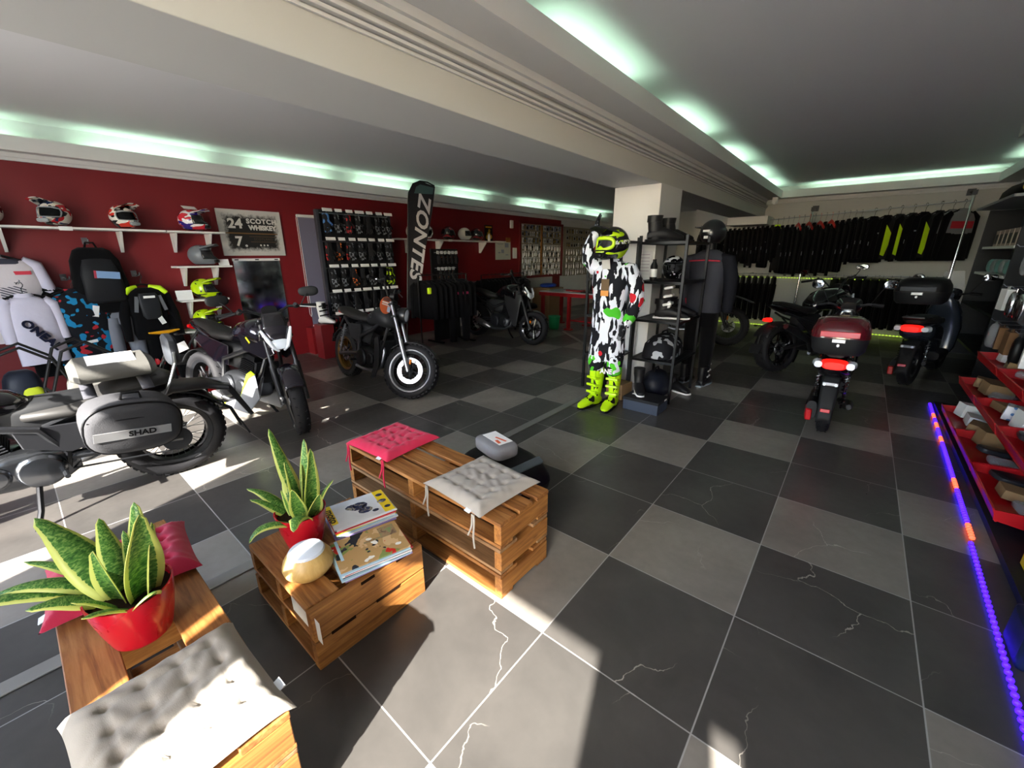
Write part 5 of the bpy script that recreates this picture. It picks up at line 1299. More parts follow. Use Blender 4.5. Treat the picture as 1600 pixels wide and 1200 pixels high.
# ---------------------------------------------------------------- red workbench, chair, bucket
wb_ = thing('workbench', 'red steel workbench with a pale top in the back room', 'workbench', (-3.68, 6.0, 0), (0, 0, -2))
MB().box((0, 0, .765), (1.7, .80, .03)).build('bench_top', mat('bench_top', '#9a9c9e', .4), wb_, smooth=0)
MB().box((0, -.40, .725), (1.7, .03, .07)).box((0, .40, .725), (1.7, .03, .07)).build('apron', REDMET, wb_, smooth=0)
for x in (-.8, -.12, .8):
    for y in (-.34, .36): MB().box((x, y, .36), (.06, .06, .72)).box((x, y, .015), (.16, .10, .03)).build('leg', REDMET, wb_, smooth=0)
MB().box((.34, .0, .20), (.9, .6, .03)).build('lower_shelf', REDMET, wb_, smooth=0)
lp = thing('open_laptop', 'black laptop standing open on the red workbench', 'laptop', (-3.36, 5.76, .781), (0, 0, 255))
MB().box((0, 0, .012), (.26, .36, .02)).build('base', BLACK, lp, smooth=0, bevel=.004); MB(T(-.13, 0, .02) @ R('Y', -15)).box((0, 0, .14), (.012, .38, .28)).build('screen_lid', BLACK, lp, smooth=0, bevel=.004)
o = MB().box((0, 0, .11), (.42, .30, .22)).build('tool_box', BLACK, None, bevel=.01); tag(o, 'black tool box on the workbench behind the rack post', 'box'); o.location = (-3.06, 6.16, .781)
o = MB().box((0, 0, 0), (.44, .04, .03)).box((.18, .05, 0), (.04, .12, .025)).build('pry_bar', REDMET); tag(o, 'red bar lying on the workbench top', 'tool'); place(o, (-3.78, 5.80, .803), (0, 0, -8))
for k, (x, y) in enumerate(((-3.95, 5.95), (-3.7, 6.15), (-3.98, 6.2))):
    o = MB().box((0, 0, .003), (.21, .30, .006)).build('paper_pile', PAPER); tag(o, ('white papers at the left end of the workbench', 'white papers behind the red bar on the workbench', 'white papers at the back left of the workbench')[k], 'paper'); place(o, (x, y, .781), (0, 0, 20 * k))
o = MB().box((0, 0, .04), (.3, .2, .08)).build('parts_tray', mat('brown_card', '#8a6a48', .8), None, bevel=.003); tag(o, 'brown card tray of parts at the back of the workbench', 'tray'); place(o, (-3.45, 6.26, .781))
o = MB().lathe([(0, .0), (.095, 0), (.10, .02), (.105, .03), (.125, .26), (.135, .265), (.135, .275), (.118, .275), (.10, .02), (0, .02)], 28).build('waste_bucket', mat('bucket_green', '#0f8a50', .45)); tag(o, 'green plastic waste bucket under the red workbench', 'bucket'); o.location = (-4.14, 5.62, 0)
oc = thing('office_chair', 'black office chair at the left end of the red workbench', 'chair', (-4.62, 5.25, 0), (0, 0, 40))
for k in range(5):
    a = 72 * k; MB(R('Z', a)).tube([(0, 0, .09), (.28, 0, .065)], [.02, .014], 8).ell((.28, 0, .03), (.03, .02, .03), 10, 6).build('leg', BLACK, oc)
MB().tube([(0, 0, .08), (0, 0, .46)], .025, 10).build('gas_post', BLKMETAL, oc)
MB().body([(.44, 0, 0, .20, .21, 4), (.46, 0, 0, .24, .24, 4), (.50, 0, 0, .24, .24, 4), (.53, 0, 0, .20, .20, 4)], 24, 'z').build('seat', BLKFAB, oc)
MB(T(-.22, 0, .60) @ R('Y', -8)).body([(0, 0, 0, .02, .18, 3), (.05, 0, 0, .035, .23, 4), (.45, 0, 0, .035, .24, 4), (.60, 0, 0, .03, .20, 3), (.63, 0, 0, .015, .15, 3)], 22, 'z').build('backrest', BLKFAB, oc)
for s in (-1, 1): MB().tube([(-.1, s * .25, .48), (-.1, s * .29, .70), (.12, s * .29, .71)], .016, 8).build('armrest', BLACK, oc)
o = MB().ell((0, 0, .05), (.16, .22, .05), 16, 8, p=3).build('blue_cover', mat('blue_cloth', '#1f3f9a', .6)); tag(o, 'blue cloth bundle on the cardboard box behind the office chair', 'cloth'); o.location = (-5.1, 6.75, .76)
o = MB().box((0, 0, .38), (.5, .6, .76)).build('cardboard_box', mat('brown_card', '#8a6a48', .8), None, bevel=.004); tag(o, 'tall cardboard box behind the office chair', 'box'); o.location = (-5.1, 6.75, 0)
# ---------------------------------------------------------------- motocross mannequin in front of the pillar
ZEB = zebra('zebra_race_print', '#d9dde6', '#15161c', [('#c0202c', 4.2, .66), ('#49b52c', 5.5, .67)], 10.5, 15, .48)
ZEB2 = zebra('knee_race_print', '#16181c', '#16181c', [('#52c42a', 10, .52), ('#d9dde6', 13, .57)], 9, 8)
m1 = thing('mannequin', 'motocross mannequin in zebra print kit and neon boots with one arm raised by the pillar', 'mannequin', (-1.10, 2.04, 0), (0, 0, -84), scale=(.97, .86, 1))
b = MB()
b.body([(.70, -.01, 0, .125, .185, 2.4), (.80, 0, 0, .135, .20, 2.4), (.95, 0, 0, .13, .19, 2.4), (1.10, .01, 0, .128, .19, 2.4), (1.25, .02, 0, .13, .205, 2.4), (1.36, .01, 0, .118, .205, 2.3), (1.43, 0, 0, .085, .15, 2.2), (1.475, 0, 0, .062, .075, 2)], 32, 'z')
b.tube([(0, -.10, 1.38), (.01, -.20, 1.40), (.03, -.27, 1.47), (.04, -.275, 1.56), (.02, -.24, 1.66), (.0, -.205, 1.71)], [.07, .085, .08, .068, .055, .045], 16)
b.tube([(0, .10, 1.38), (.01, .21, 1.36), (.02, .285, 1.24), (.02, .315, 1.10), (.06, .28, .97), (.09, .22, .87)], [.07, .088, .085, .078, .066, .05], 16)
b.build('jersey', ZEB, m1, smooth=70)
MB().body([(1.46, 0, 0, .064, .078, 2), (1.50, 0, 0, .058, .068, 2), (1.51, 0, 0, .05, .06, 2)], 20, 'z').build('collar', BLACK, m1)
b = MB()
b.body([(.50, .0, 0, .12, .185, 3), (.58, 0, 0, .13, .20, 2.8), (.75, -.01, 0, .128, .19, 2.5)], 30, 'z')
for s in (-1, 1): b.tube([(0, s * .10, .72), (.01, s * .105, .58), (.02, s * .105, .50)], [.10, .108, .098], 16)
b.build('riding_pants', ZEB, m1, smooth=70)
for s in (-1, 1):
    kn = MB().tube([(.015, s * .105, .53), (.03, s * .108, .46), (.01, s * .11, .36)], [.104, .098, .08], 16).build('knee_panel', ZEB2, m1, smooth=70)
lettering('ANE', .07, T(.128, .06, .40) @ R('Z', 98) @ R('X', 86), PAPER, m1, bold=.002)
NEON = mat('neon_boot', '#bfea10', .35)
NEONP = zebra('neon_boot_print', '#bfea10', '#17181a', [], 7, 9, .36)
for s in (-1, 1):
    hb_ = MB(T(.0 if s > 0 else .05, s * .105, 0) @ R('Z', s * 9 - 8))
    def mv(o):
        o.data.transform(hb_.M); return o
    e = bpy.data.objects.new('boot', None); COL.objects.link(e); e.parent = m1; e.location = (0 if s > 0 else .05, s * .105, 0); e.rotation_euler = (0, 0, math.radians(s * 9 - 8)); e.scale = (1.22, 1.22, 1.12)
    boot_mesh(e, NEONP, BLACK, .36, NEON, .062)
    MB().body([(.02, 0, .052, .046, .032, 2.6), (.12, 0, .050, .051, .033, 2.4), (.185, 0, .035, .04, .02, 2.4), (.205, 0, .03, .02, .012, 2.2)], 18).build('toe_cap', NEON, e)
h = bpy.data.objects.new('helmet', None); COL.objects.link(h); h.parent = m1; h.location = (.03, .015, 1.455); h.rotation_euler = (0, math.radians(4), math.radians(-22)); h.scale = (1.27, 1.27, 1.2)
LIMEK = helmet_graphic('helmet_black_lime', '#131416', ['#b4dc12'], 5)
helmet('', 'cross', LIMEK, (0, 0, 0), 0, goggles=mat('goggle_lime', '#c4f01a', .4), trim=BLACK, peak=MATTEB, parent=h)
b = MB(T(.0, -.205, 1.72) @ R('Y', 180) @ R('Z', 80))
b.body([(.03, 0, 0, .03, .036, 3), (0, 0, 0, .034, .042, 3), (-.05, 0, 0, .022, .046, 3), (-.09, 0, 0, .018, .044, 3)], 14, 'z')
for k in range(4):
    y = -.034 + .0225 * k; L = (.06, .072, .07, .052)[k]; b.tube([(0, y, -.085), (.012, y, -.09 - L * .5), (.03, y, -.09 - L)], [.012, .0115, .009], 8)
b.tube([(.01, .04, -.03), (.025, .06, -.06), (.035, .06, -.09)], [.014, .013, .010], 8)
b.build('glove', GM[1], m1)
b = MB(T(.10, .20, .87) @ R('Z', -30))
b.body([(.0, 0, 0, .03, .036, 3), (-.04, 0, 0, .022, .046, 3), (-.08, 0, 0, .018, .044, 3)], 14, 'z')
for k in range(4):
    y = -.034 + .0225 * k; L = (.06, .072, .07, .052)[k]; b.tube([(0, y, -.07), (.012, y, -.075 - L * .5), (.03, y, -.075 - L)], [.012, .0115, .009], 8)
b.tube([(.01, .04, -.03), (.025, .06, -.05), (.035, .06, -.08)], [.014, .013, .010], 8)
b.build('glove', GM[1], m1)
tgm = MB(T(.165, .0, 1.22) @ R('Z', 6)).box((0, 0, 0), (.004, .085, .15)).build('kraft_tag', mat('kraft', '#5a4424', .7), m1, smooth=0)
MB(T(.168, .0, 1.165) @ R('Z', 6)).box((0, 0, 0), (.004, .085, .05)).build('orange_tag_foot', mat('kraft_orange', '#cf8a35', .6), tgm, smooth=0)
MB(T(.125, -.02, 1.42) @ R('Y', 20)).box((0, 0, 0), (.004, .09, .13)).build('paper_tag', mat('dull_paper', '#b9b7b0', .6), m1, smooth=0)
# ---------------------------------------------------------------- second mannequin, back to the camera
m2 = thing('mannequin', 'mannequin in a charcoal jacket and black helmet seen from behind beside the shoe rack', 'mannequin', (-.60, 3.40, 0), (0, 0, 80))
CHAR = mat('charcoal_fabric', '#30323b', .85, bump=(160, .3))
b = MB()
b.body([(.88, 0, 0, .125, .19, 2.4), (1.0, 0, 0, .125, .19, 2.4), (1.15, 0, 0, .12, .185, 2.4), (1.35, 0, 0, .125, .205, 2.4), (1.47, 0, 0, .11, .20, 2.3), (1.53, 0, 0, .08, .13, 2.2), (1.56, 0, 0, .06, .07, 2)], 30, 'z')
b.build('jacket', CHAR, m2, smooth=70)
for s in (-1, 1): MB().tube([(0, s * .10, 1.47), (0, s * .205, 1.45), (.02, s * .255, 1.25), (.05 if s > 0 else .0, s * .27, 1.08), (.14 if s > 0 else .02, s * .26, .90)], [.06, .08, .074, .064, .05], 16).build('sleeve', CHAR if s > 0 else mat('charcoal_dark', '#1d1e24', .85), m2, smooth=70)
MB().tube([(-.118, -.17, 1.44), (-.125, 0, 1.45), (-.118, .17, 1.44)], .008, 6).build('red_piping', mat('red_piping', '#c02440', .6), m2)
MB().tube([(-.06, .19, 1.02), (-.02, .205, .98), (.02, .20, .93)], .008, 6).build('red_piping', mat('red_piping', '#c02440', .6), m2)
b = MB(); b.body([(.72, 0, 0, .11, .17, 2.8), (.80, 0, 0, .12, .18, 2.5), (.90, 0, 0, .115, .175, 2.4)], 28, 'z')
for s in (-1, 1): b.tube([(0, s * .09, .80), (.01, s * .10, .50), (0, s * .105, .10)], [.095, .082, .06], 14)
b.build('pants', BLKFAB, m2, smooth=70)
for s in (-1, 1):
    e = bpy.data.objects.new('boot', None); COL.objects.link(e); e.parent = m2; e.location = (0, s * .11, 0); boot_mesh(e, BLACK, mat('sole_grey', '#8e98a2', .5), .24, mat('boot_white', '#cfcfcd', .4) if s < 0 else None, .05)
MB().tube([(0, 0, 1.55), (0, 0, 1.64)], .055, 12).build('neck', BLACK, m2)
h = bpy.data.objects.new('helmet', None); COL.objects.link(h); h.parent = m2; h.location = (.0, 0, 1.60); h.scale = (1.1, 1.1, 1.08)
helmet('', 'open', mat('helmet_black', '#151619', .3, coat=.4), (0, 0, 0), 0, parent=h)
MB(T(-.142, 0, .12)).box((0, 0, .02), (.004, .07, .02)).box((0, 0, -.04), (.004, .04, .025)).build('rear_label', PAPER, h, smooth=0)
# ---------------------------------------------------------------- black metal racks by the pillar
def rack(label, x0, x1, y0, y1, levels, H=1.69):
    t = thing('metal_rack', label, 'rack', ((x0 + x1) / 2, (y0 + y1) / 2, 0)); a, e = (x1 - x0) / 2, (y1 - y0) / 2
    for sx in (-1, 1):
        for sy in (-1, 1): MB().box((sx * a, sy * e, H / 2), (.026, .026, H)).build('post', BLKMETAL, t, smooth=0, bevel=.002)
    for z in levels:
        MB().box((0, 0, z), (2 * a - .02, 2 * e - .02, .014)).build('shelf', mat('rack_shelf', '#202226', .5, .3), t, smooth=0)
        for sy in (-1, 1): MB().box((0, sy * e, z), (2 * a, .02, .026)).build('rail', BLKMETAL, t, smooth=0)
        for sx in (-1, 1): MB().box((sx * a, 0, z), (.02, 2 * e, .026)).build('rail', BLKMETAL, t, smooth=0)
    return t
rack('black metal shoe rack standing along the right side of the white pillar', -1.03, -.575, 2.49, 3.20, (.43, .85, 1.24, 1.62))
rack('black metal rack standing left of the pillar behind the motocross mannequin', -1.60, -1.22, 2.47, 2.88, (.40, .85, 1.25, 1.64))
def boot_thing(label, loc, rz, m, sole, H, accent=None, sc_=1.0, group='boots and shoes around the pillar'):
    t = thing('riding_boot', label, 'boot', loc, (0, 0, rz), group=group, scale=(sc_, sc_, sc_)); boot_mesh(t, m, sole, H, accent); return t
BLEA = mat('black_leather', '#1a1a1c', .45, bump=(60, .2))
boot_thing('black ankle boot on top of the shoe rack, nearest the pillar', (-.93, 2.66, 1.634), 30, BLEA, RUBBER, .20, None, 1.25)
boot_thing('second black ankle boot on top of the shoe rack behind the first', (-.90, 2.95, 1.634), 40, BLEA, RUBBER, .20, None, 1.2)
boot_thing('black and white riding shoe on the middle shelf of the shoe rack', (-.78, 2.68, .862), 10, BLEA, PAPER, .17, WHITEPL, 1.2)
boot_thing('black riding shoe at the back of the middle shelf of the shoe rack', (-.80, 2.98, .862), 10, BLEA, RUBBER, .17, None, 1.2)
boot_thing('black riding shoe with pale sole on the floor under the shoe rack', (-.70, 2.98, .0), -20, BLEA, PAPER, .17, None, 1.1)
boot_thing('tall black boot standing on the slate shoebox', (-.84, 2.30, .134), -60, BLEA, PAPER, .25, None, 1.0)
fl = thing('drink_bottle', 'dark bottle with a pale label on the upper shelf of the shoe rack', 'bottle', (-.92, 2.62, 1.249))
MB().lathe([(0, 0), (.034, 0), (.036, .01), (.036, .15), (.018, .19), (.018, .215), (0, .216)], 18).build('body', BLACK, fl); MB().lathe([(.0365, .04), (.0365, .12)], 18, cap=False).build('label', PAPER, fl)
hl_ = helmet('black and white helmet lying on the second shelf of the shoe rack', 'full', helmet_graphic('helmet_black_white2', '#141518', ['#141518', '#c9cbd0', '#141518'], 7), (-.80, 2.85, 1.249), -70, visor=VISOR, scale=(1.0, 1.0, 1.0))
def soft_bag(label, loc, rz, m, r, print_=None):
    t = thing('gear_bag', label, 'bag', loc, (0, 0, rz), group='gear bags around the pillar')
    MB().body([(.0, 0, 0, r[0] * .85, r[1] * .85, 3), (.02, 0, 0, r[0], r[1], 3), (r[2] * .6, 0, 0, r[0] * .92, r[1] * .95, 2.6), (r[2] * .9, 0, 0, r[0] * .6, r[1] * .75, 2.4), (r[2], 0, 0, r[0] * .3, r[1] * .5, 2.2)], 26, 'z').build('body', m, t, smooth=70)
    MB().tube([(0, -r[1] * .4, r[2] * .9), (0, -r[1] * .2, r[2] * 1.15), (0, r[1] * .2, r[2] * 1.15), (0, r[1] * .4, r[2] * .9)], .01, 6).build('handle', BLACK, t)
    return t
PRB = zebra('bag_print', '#1a1b20', '#1a1b20', [('#a9adb4', 13, .58)], 10, 6)
soft_bag('dark bag with white scrawled print on the lower shelf of the shoe rack', (-.80, 2.80, .438), 0, PRB, (.18, .30, .24))
soft_bag('black navy bag on the floor under the shoe rack', (-.84, 2.78, 0), 0, mat('navy_nylon', '#1b202c', .5, bump=(16, .6)), (.15, .22, .26))
soft_bag('black bag at the bottom of the rack behind the motocross mannequin', (-1.42, 2.68, 0), 0, BLKFAB, (.14, .16, .26))
soft_bag('dark bag on the second shelf of the rack behind the motocross mannequin', (-1.42, 2.68, .857), 0, BLKFAB, (.15, .16, .28))
o = thing('shoe_box', 'slate blue shoebox on the floor in front of the shoe rack', 'box', (-.72, 2.21, 0), (0, 0, 0))
MB().box((0, 0, .060), (.36, .27, .12)).build('box', mat('slate_card', '#2b3648', .6), o, smooth=0, bevel=.003); MB().box((0, 0, .118), (.37, .28, .03)).build('lid', mat('dark_card', '#17181c', .6), o, smooth=0, bevel=.003)
MB().box((-.09, .0, .1335), (.10, .035, .001)).build('box_print', PAPER, o, smooth=0); MB().box((.186, .05, .118), (.001, .06, .015)).build('box_print', PAPER, o, smooth=0)
o = thing('cardboard_box', 'small brown cardboard box against the foot of the pillar', 'box', (-1.10, 2.40, 0), (0, 0, -8))
MB().box((0, 0, .085), (.20, .20, .17)).build('box', mat('kraft_box', '#8c6f4c', .8), o, smooth=0, bevel=.003); MB().box((0, -.101, .06), (.18, .001, .004)).box((0, -.101, .12), (.12, .001, .03)).build('box_print', mat('print_brown', '#3f3020', .8), o, smooth=0)
o = MB().box((0, 0, 0), (.18, .004, .26)).build('paper_notice', mat('notice_white', '#c9c8c8', .6)); tag(o, 'white printed notice taped to the front of the pillar', 'notice'); o.location = (-1.18, 2.977, 1.42)
for k in range(6): 
    q = MB().box((0, -.0026, .09 - .035 * k), (.13, .001, .006)).build('text_line', mat('notice_print', '#8d7f8c', .7), o, smooth=0)
# ---------------------------------------------------------------- scooters
MARO = mat('maroon_plastic', '#4a0c16', .2, coat=.6)
GUN = mat('gunmetal_plastic', '#39414e', .22, .5, coat=.5)
def scooter(label, loc, heading, body, case_lid, lean=0, R_=.225, w=.125, rise=0.0, casez=.76, windscreen=True, shock=CHROME, back=0.0, case_w=.23):
    t = thing('scooter', label, 'scooter', loc, (lean, 0, heading), group='scooters on the right')
    xf, xr = .64, -.64
    wheel(t, 'front_wheel', xf, R_, w, I4, SATIN, 'cast', rimr=R_ * .62, g_disc=.10); wheel(t, 'rear_wheel', xr, R_, w, I4, SATIN, 'cast', rimr=R_ * .62, g_disc=.09)
    z = rise
    MB().body([(-.95, 0, .64 + z, .07, .04, 3), (-.88, 0, .63 + z, .13, .08, 3), (-.60, 0, .60 + z, .17, .12, 3), (-.25, 0, .56 + z, .175, .14, 3), (-.08, 0, .48 + z, .15, .16, 3), (.0, 0, .40, .12, .10, 3)], 24).build('rear_body', body, t, smooth=60)
    MB().body([(-.10, 0, .29, .16, .05, 4), (.0, 0, .28, .17, .055, 4), (.40, 0, .28, .16, .055, 4), (.46, 0, .30, .13, .05, 4)], 20).build('floorboard', MATTEB, t)
    MB().body([(.28, .40, 0, .05, .17, 3), (.35, .42, 0, .06, .20, 3), (.60, .43, 0, .06, .22, 3), (.80, .40, 0, .08, .19, 3), (.93, .36, 0, .08, .13, 3), (.98, .34, 0, .05, .08, 3)], 22, 'z').build('leg_shield', body, t, smooth=60)
    MB().body([(-.92, 0, .74 + z, .07, .02, 3), (-.80, 0, .755 + z, .14, .04, 3), (-.45, 0, .74 + z, .155, .05, 3), (-.38, 0, .70 + z, .15, .05, 3), (-.10, 0, .69 + z, .13, .045, 3), (-.04, 0, .68 + z, .08, .02, 3)], 20).build('seat', SEATM, t, smooth=60)
    def ff(u, v):
        a = math.radians(-50 + 110 * u); y = (v - .5) * 2
        return (xf + (R_ + .03) * math.sin(a), y * w * .62, R_ + (R_ + .03 - .02 * y * y) * math.cos(a))
    MB().grid(ff, 12, 6).build('front_mudguard', body, t, smooth=60, solid=.005)
    def rf(u, v):
        y = (v - .5) * 2; return (xr - .16 - .17 * math.sin(u * 1.3) - .02 * u, y * (.085 - .02 * u), .56 - .36 * u - .02 * y * y)
    rm = MB().grid(rf, 10, 6).build('rear_mudguard', MATTEB, t, smooth=60, solid=.006)
    MB().box((xr - .345, 0, .29), (.012, .085, .03)).build('rear_reflector', REDLENS, rm, smooth=0, bevel=.004)
    MB().box((xr - .275, 0, .50), (.03, .14, .03)).build('plate_lamp', STEEL, rm, smooth=0, bevel=.006)
    for s in (-1, 1): MB(R('Y', 0)).tube([(xr - .292, s * .05, .50), (xr - .30, s * .05, .50)], .014, 10).build('lamp_bulb', LENS, rm)
    MB().body([(-.985, 0, .665 + z, .085, .028, 3), (-.955, 0, .665 + z, .105, .038, 3), (-.90, 0, .665 + z, .12, .04, 3)], 18).build('tail_light', REDLIT, t)
    for s in (-1, 1): MB().body([(-.965, s * .135, .665 + z, .035, .026, 2.6), (-.90, s * .145, .665 + z, .045, .035, 2.6)], 14).build('rear_indicator', LENS, t)
    for s in (-1, 1):
        bb = MB(); a, e = Vector((xr - .03, s * .125, .24)), Vector((xr + .02, s * .13, .54)); pts = []
        for k in range(56): u = k / 55; cc = a + (e - a) * (.1 + .8 * u); an = u * 2 * PI * 8; pts.append(cc + Vector((math.cos(an) * .024, math.sin(an) * .024, 0)))
        bb.tube(pts, .0055, 4).tube([a, e], .010, 8); bb.build('shock_absorber', shock, t)
    MB().body([(-.78, .13, .22, .05, .08, 3), (-.55, .13, .24, .055, .09, 3), (-.15, .12, .27, .05, .08, 3)], 16).build('engine_case', ENGD, t)
    MB().tube([(-.25, -.10, .20), (-.45, -.17, .22), (-.60, -.19, .26), (-.92, -.19, .33)], [.02, .045, .045, .022], 14).build('muffler', MATTEB, t)
    ap = MB().box((-.74, .155, .18), (.16, .06, .10), R('Z', 8)).build('red_lock', REDPL, t, bevel=.012)
    MB().tube([(-.30, .0, .72 + z), (-.75, .12, .78 + z), (-.96, .10, .79 + z), (-.96, -.10, .79 + z), (-.75, -.12, .78 + z), (-.30, 0, .72 + z)], .013, 8).build('grab_rail', SATIN, t)
    cz = casez
    cs = MB().body([(cz, -.86 - back, 0, .16, case_w * .80, 4), (cz + .03, -.86 - back, 0, .18, case_w * .92, 4), (cz + .13, -.86 - back, 0, .19, case_w, 4)], 32, 'z').build('top_case', MATTEB, t, smooth=40)
    MB().body([(cz + .132, -.86 - back, 0, .195, case_w * 1.01, 4), (cz + .20, -.86 - back, 0, .19, case_w * .97, 3.6), (cz + .255, -.86 - back, 0, .165, case_w * .85, 3.2), (cz + .28, -.86 - back, 0, .11, case_w * .6, 3)], 32, 'z').build('case_lid', case_lid, cs, smooth=50)
    MB().box((-1.055 - back, 0, cz + .165), (.012, case_w * 1.3, .045), R('Y', -4)).build('case_reflector', REDLENS if case_lid is MARO else mat('case_band', '#2a3038', .3), cs, smooth=0, bevel=.004)
    MB(T(-1.05 - back, 0, cz + .08) @ R('Y', 90)).lathe([(.012, -.008), (.012, .006), (0, .007)], 14).build('case_lock', STEEL, cs)
    MB().box((-1.055 - back, 0, cz + .115), (.012, .11, .03)).build('case_plate', STEEL, cs, smooth=0, bevel=.003)
    hb = MB().tube([(.34, -.34, 1.02), (.37, -.20, 1.03), (.36, 0, .99), (.37, .20, 1.03), (.34, .34, 1.02)], .012, 8).build('handlebar', SATIN, t)
    MB().body([(.30, 0, 1.0, .08, .05, 3), (.40, 0, 1.02, .14, .07, 3), (.46, 0, .98, .12, .06, 3)], 18).build('headlight_cowl', body, t)
    for s in (-1, 1):
        MB().tube([(.335, s * .345, 1.02), (.355, s * .23, 1.028)], .018, 10).build('grip', RUBBER, hb)
        mirror(t, I4, s, [(.37, s * .22, 1.04), (.40, s * .30, 1.16), (.39, s * .37, 1.22)], rx=.075, ry=.045)
    if windscreen: MB().grid(lambda u, v: (.47 - .06 * u + .03 * math.cos((v - .5) * PI), (v - .5) * .30 * (1 - .3 * u), 1.0 + .30 * u), 8, 10).build('windscreen', mat('clear_screen', '#ffffff', .05, alpha=.2), t, smooth=70, solid=.004)
    MB().tube([(-.05, .14, .27), (.02, .20, .13), (.06, .235, .014)], .012, 8).build('side_stand', ENGD, t)
    return t
scooter('small black scooter with a dark red top case, seen from behind', (.73, 3.31, 0), 90, GLOSS, MARO, lean=-1.5, case_w=.245, windscreen=False).scale = (1, .76, 1)
scooter('large dark grey scooter with a black top case beside the shelving', (1.57, 5.58, 0), 74, GUN, BLACK, lean=-2, R_=.29, w=.14, rise=.04, casez=.98, case_w=.26).scale = (1, .86, 1)
# ---------------------------------------------------------------- back wall: rails, jackets, pants
cr = thing('clothes_rail', 'long steel clothes rail of riding jackets along the back wall', 'clothes rail', (0, 0, 0))
def rz_(x): return 2.105 + (x + 1.9) * .0535
for x in (-.2, 1.87):
    MB().tube([(x, 8.38, .0), (x, 8.38, rz_(x) + .02), (x, 8.40, rz_(x) + .12)], .020, 10).build('pole', CHROME, cr)
    MB().tube([(x, 8.39, rz_(x) + .13), (x, 8.80, rz_(x) + .16)], .02, 8).box((x, 8.77, rz_(x) + .16), (.10, .03, .10)).box((x, 8.385, rz_(x) + .12), (.06, .06, .07)).build('wall_bracket', DARKGREY, cr, smooth=30)
MB().tube([(-2.3, 8.38, rz_(-2.3)), (1.87, 8.38, rz_(1.87))], .010, 10).build('rail', STEEL, cr)
MB().tube([(-2.3, 8.38, rz_(-2.3)), (-2.3, 8.80, rz_(-2.3))], .015, 8).build('wall_bracket', DARKGREY, cr)
lr = thing('clothes_rail', 'lower steel rail with a green light strip along the back wall', 'clothes rail', (0, 0, 0))
MB().tube([(-2.25, 8.55, 1.115), (1.9, 8.55, 1.115)], .010, 10).build('rail', STEEL, lr)
for x in (-2.2, -1.1, 0.05, 1.0, 1.85): MB().tube([(x, 8.55, 1.115), (x, 8.80, 1.115)], .014, 8).build('wall_bracket', DARKGREY, lr)
def led_line(name, label, pts, colm, r=.010, step=.035, cord=None):
    t = thing(name, label, 'light strip')
    for seg, m in zip(pts, colm):
        a, e = Vector(seg[0]), Vector(seg[1]); n = max(2, int((e - a).length / step)); P = []; rr_ = []
        for k in range(n):
            for q, s_ in ((.0, .22), (.22, .25), (.35, 1), (.65, 1), (.78, .25)): P.append(a + (e - a) * ((k + q) / n)); rr_.append(r * s_)
        MB().tube(P, rr_, 6).build('glowing_section', m, t)
    return t
GRN = glow('green_led', '#c8f04a', .5); PUR = glow('purple_led', '#3d14ff', 1.5); ORG = glow('coral_led', '#ff5a3a', 1.1)
led_line('light_strip', 'yellow green light strip along the foot of the back wall', [((-2.3, 8.74, .03), (2.3, 8.74, .03))], [GRN], .012, .05)
led_line('light_strip', 'yellow green light strip under the lower steel rail', [((-2.25, 8.60, 1.045), (1.9, 8.60, 1.045))], [GRN], .010, .05)
hl_mats = {'lime': JB, }
JR = jacket_proto('', BLKFAB, BLKFAB, .24, .66, mat('red_hanger', '#c02a26', .4))
MB().tube([(0, -.21, -.135), (0, -.08, -.075), (0, 0, -.055), (0, .08, -.075), (0, .21, -.135)], .024, 8).build('shoulder_pad', mat('red_hanger', '#c02a26', .4), JR)
for c_ in list(JR.children):
    if c_.name.startswith('collar'): bpy.data.objects.remove(c_)
for c_ in JR.children:
    if c_.name.startswith(('body', 'sleeve')): c_.location.z = -.05
JLi = jacket_proto('', mat('black_panel', '#16171b', .7), BLKFAB, .25, .66)
for s in (-1, 1): MB().prism([(s * .10, -.34), (s * .24, -.20), (s * .24, -.60), (s * .17, -.62)][::s], .008, T(.074, 0, 0) @ R('Z', 90) @ R('X', 90)).build('lime_panel', YELFLU, JLi, smooth=0)
MB().box((.08, 0, -.28), (.006, .20, .10)).build('pale_panel', mat('pale_panel', '#9a9c98', .8), JLi, smooth=0, bevel=.01)
JWh = jacket_proto('', mat('grey_panel', '#6e7074', .7), BLKFAB, .25, .70)
MB().box((.082, 0, -.26), (.006, .36, .09)).build('red_chest', mat('red_chest', '#b01c2c', .7), JWh, smooth=0, bevel=.01)
MB().body([(-.36, 0, 0, .082, .262, 2.6), (-.71, 0, 0, .07, .268, 2.6)], 26, 'z').build('dark_lower', BLKFAB, JWh)
JYe = jacket_proto('', YELFLU, BLKFAB, .22, .60)
MB().body([(-.26, 0, 0, .085, .235, 2.6), (-.62, 0, 0, .07, .24, 2.6)], 26, 'z').build('dark_lower', BLKFAB, JYe)
rj = random.Random(4); x = -2.18; k = 0
GB = 'black riding jackets on the back wall rail'
while x < .62:
    red = -.52 < x < .22
    if abs(x + .735) < .05: put(JYe, (x, 8.38, rz_(x) - .045), (0, 0, 180 + 10), 'fluorescent yellow shouldered jacket among the black ones on the back rail', None) if 'y' not in _used else None; _used['y'] = 1
    else:
        p = JR if red and k % 2 else (JB, JN)[k % 2]
        o = put(p, (x, 8.38, rz_(x) - .045), (0, 0, 180 + 24 + rj.uniform(-3, 3)), 'black riding jacket on a red hanger in the middle of the back rail' if p is JR else 'black riding jacket hanging edge-on along the back wall rail', 'black jackets on red hangers' if p is JR else GB)
        zz = 1.42 if -.75 < x < .3 else (1.12 if k % 3 else 1.25); o.scale = (.48, 1, zz); o.location.z = rz_(x) - .032 * zz
    x += .085; k += 1
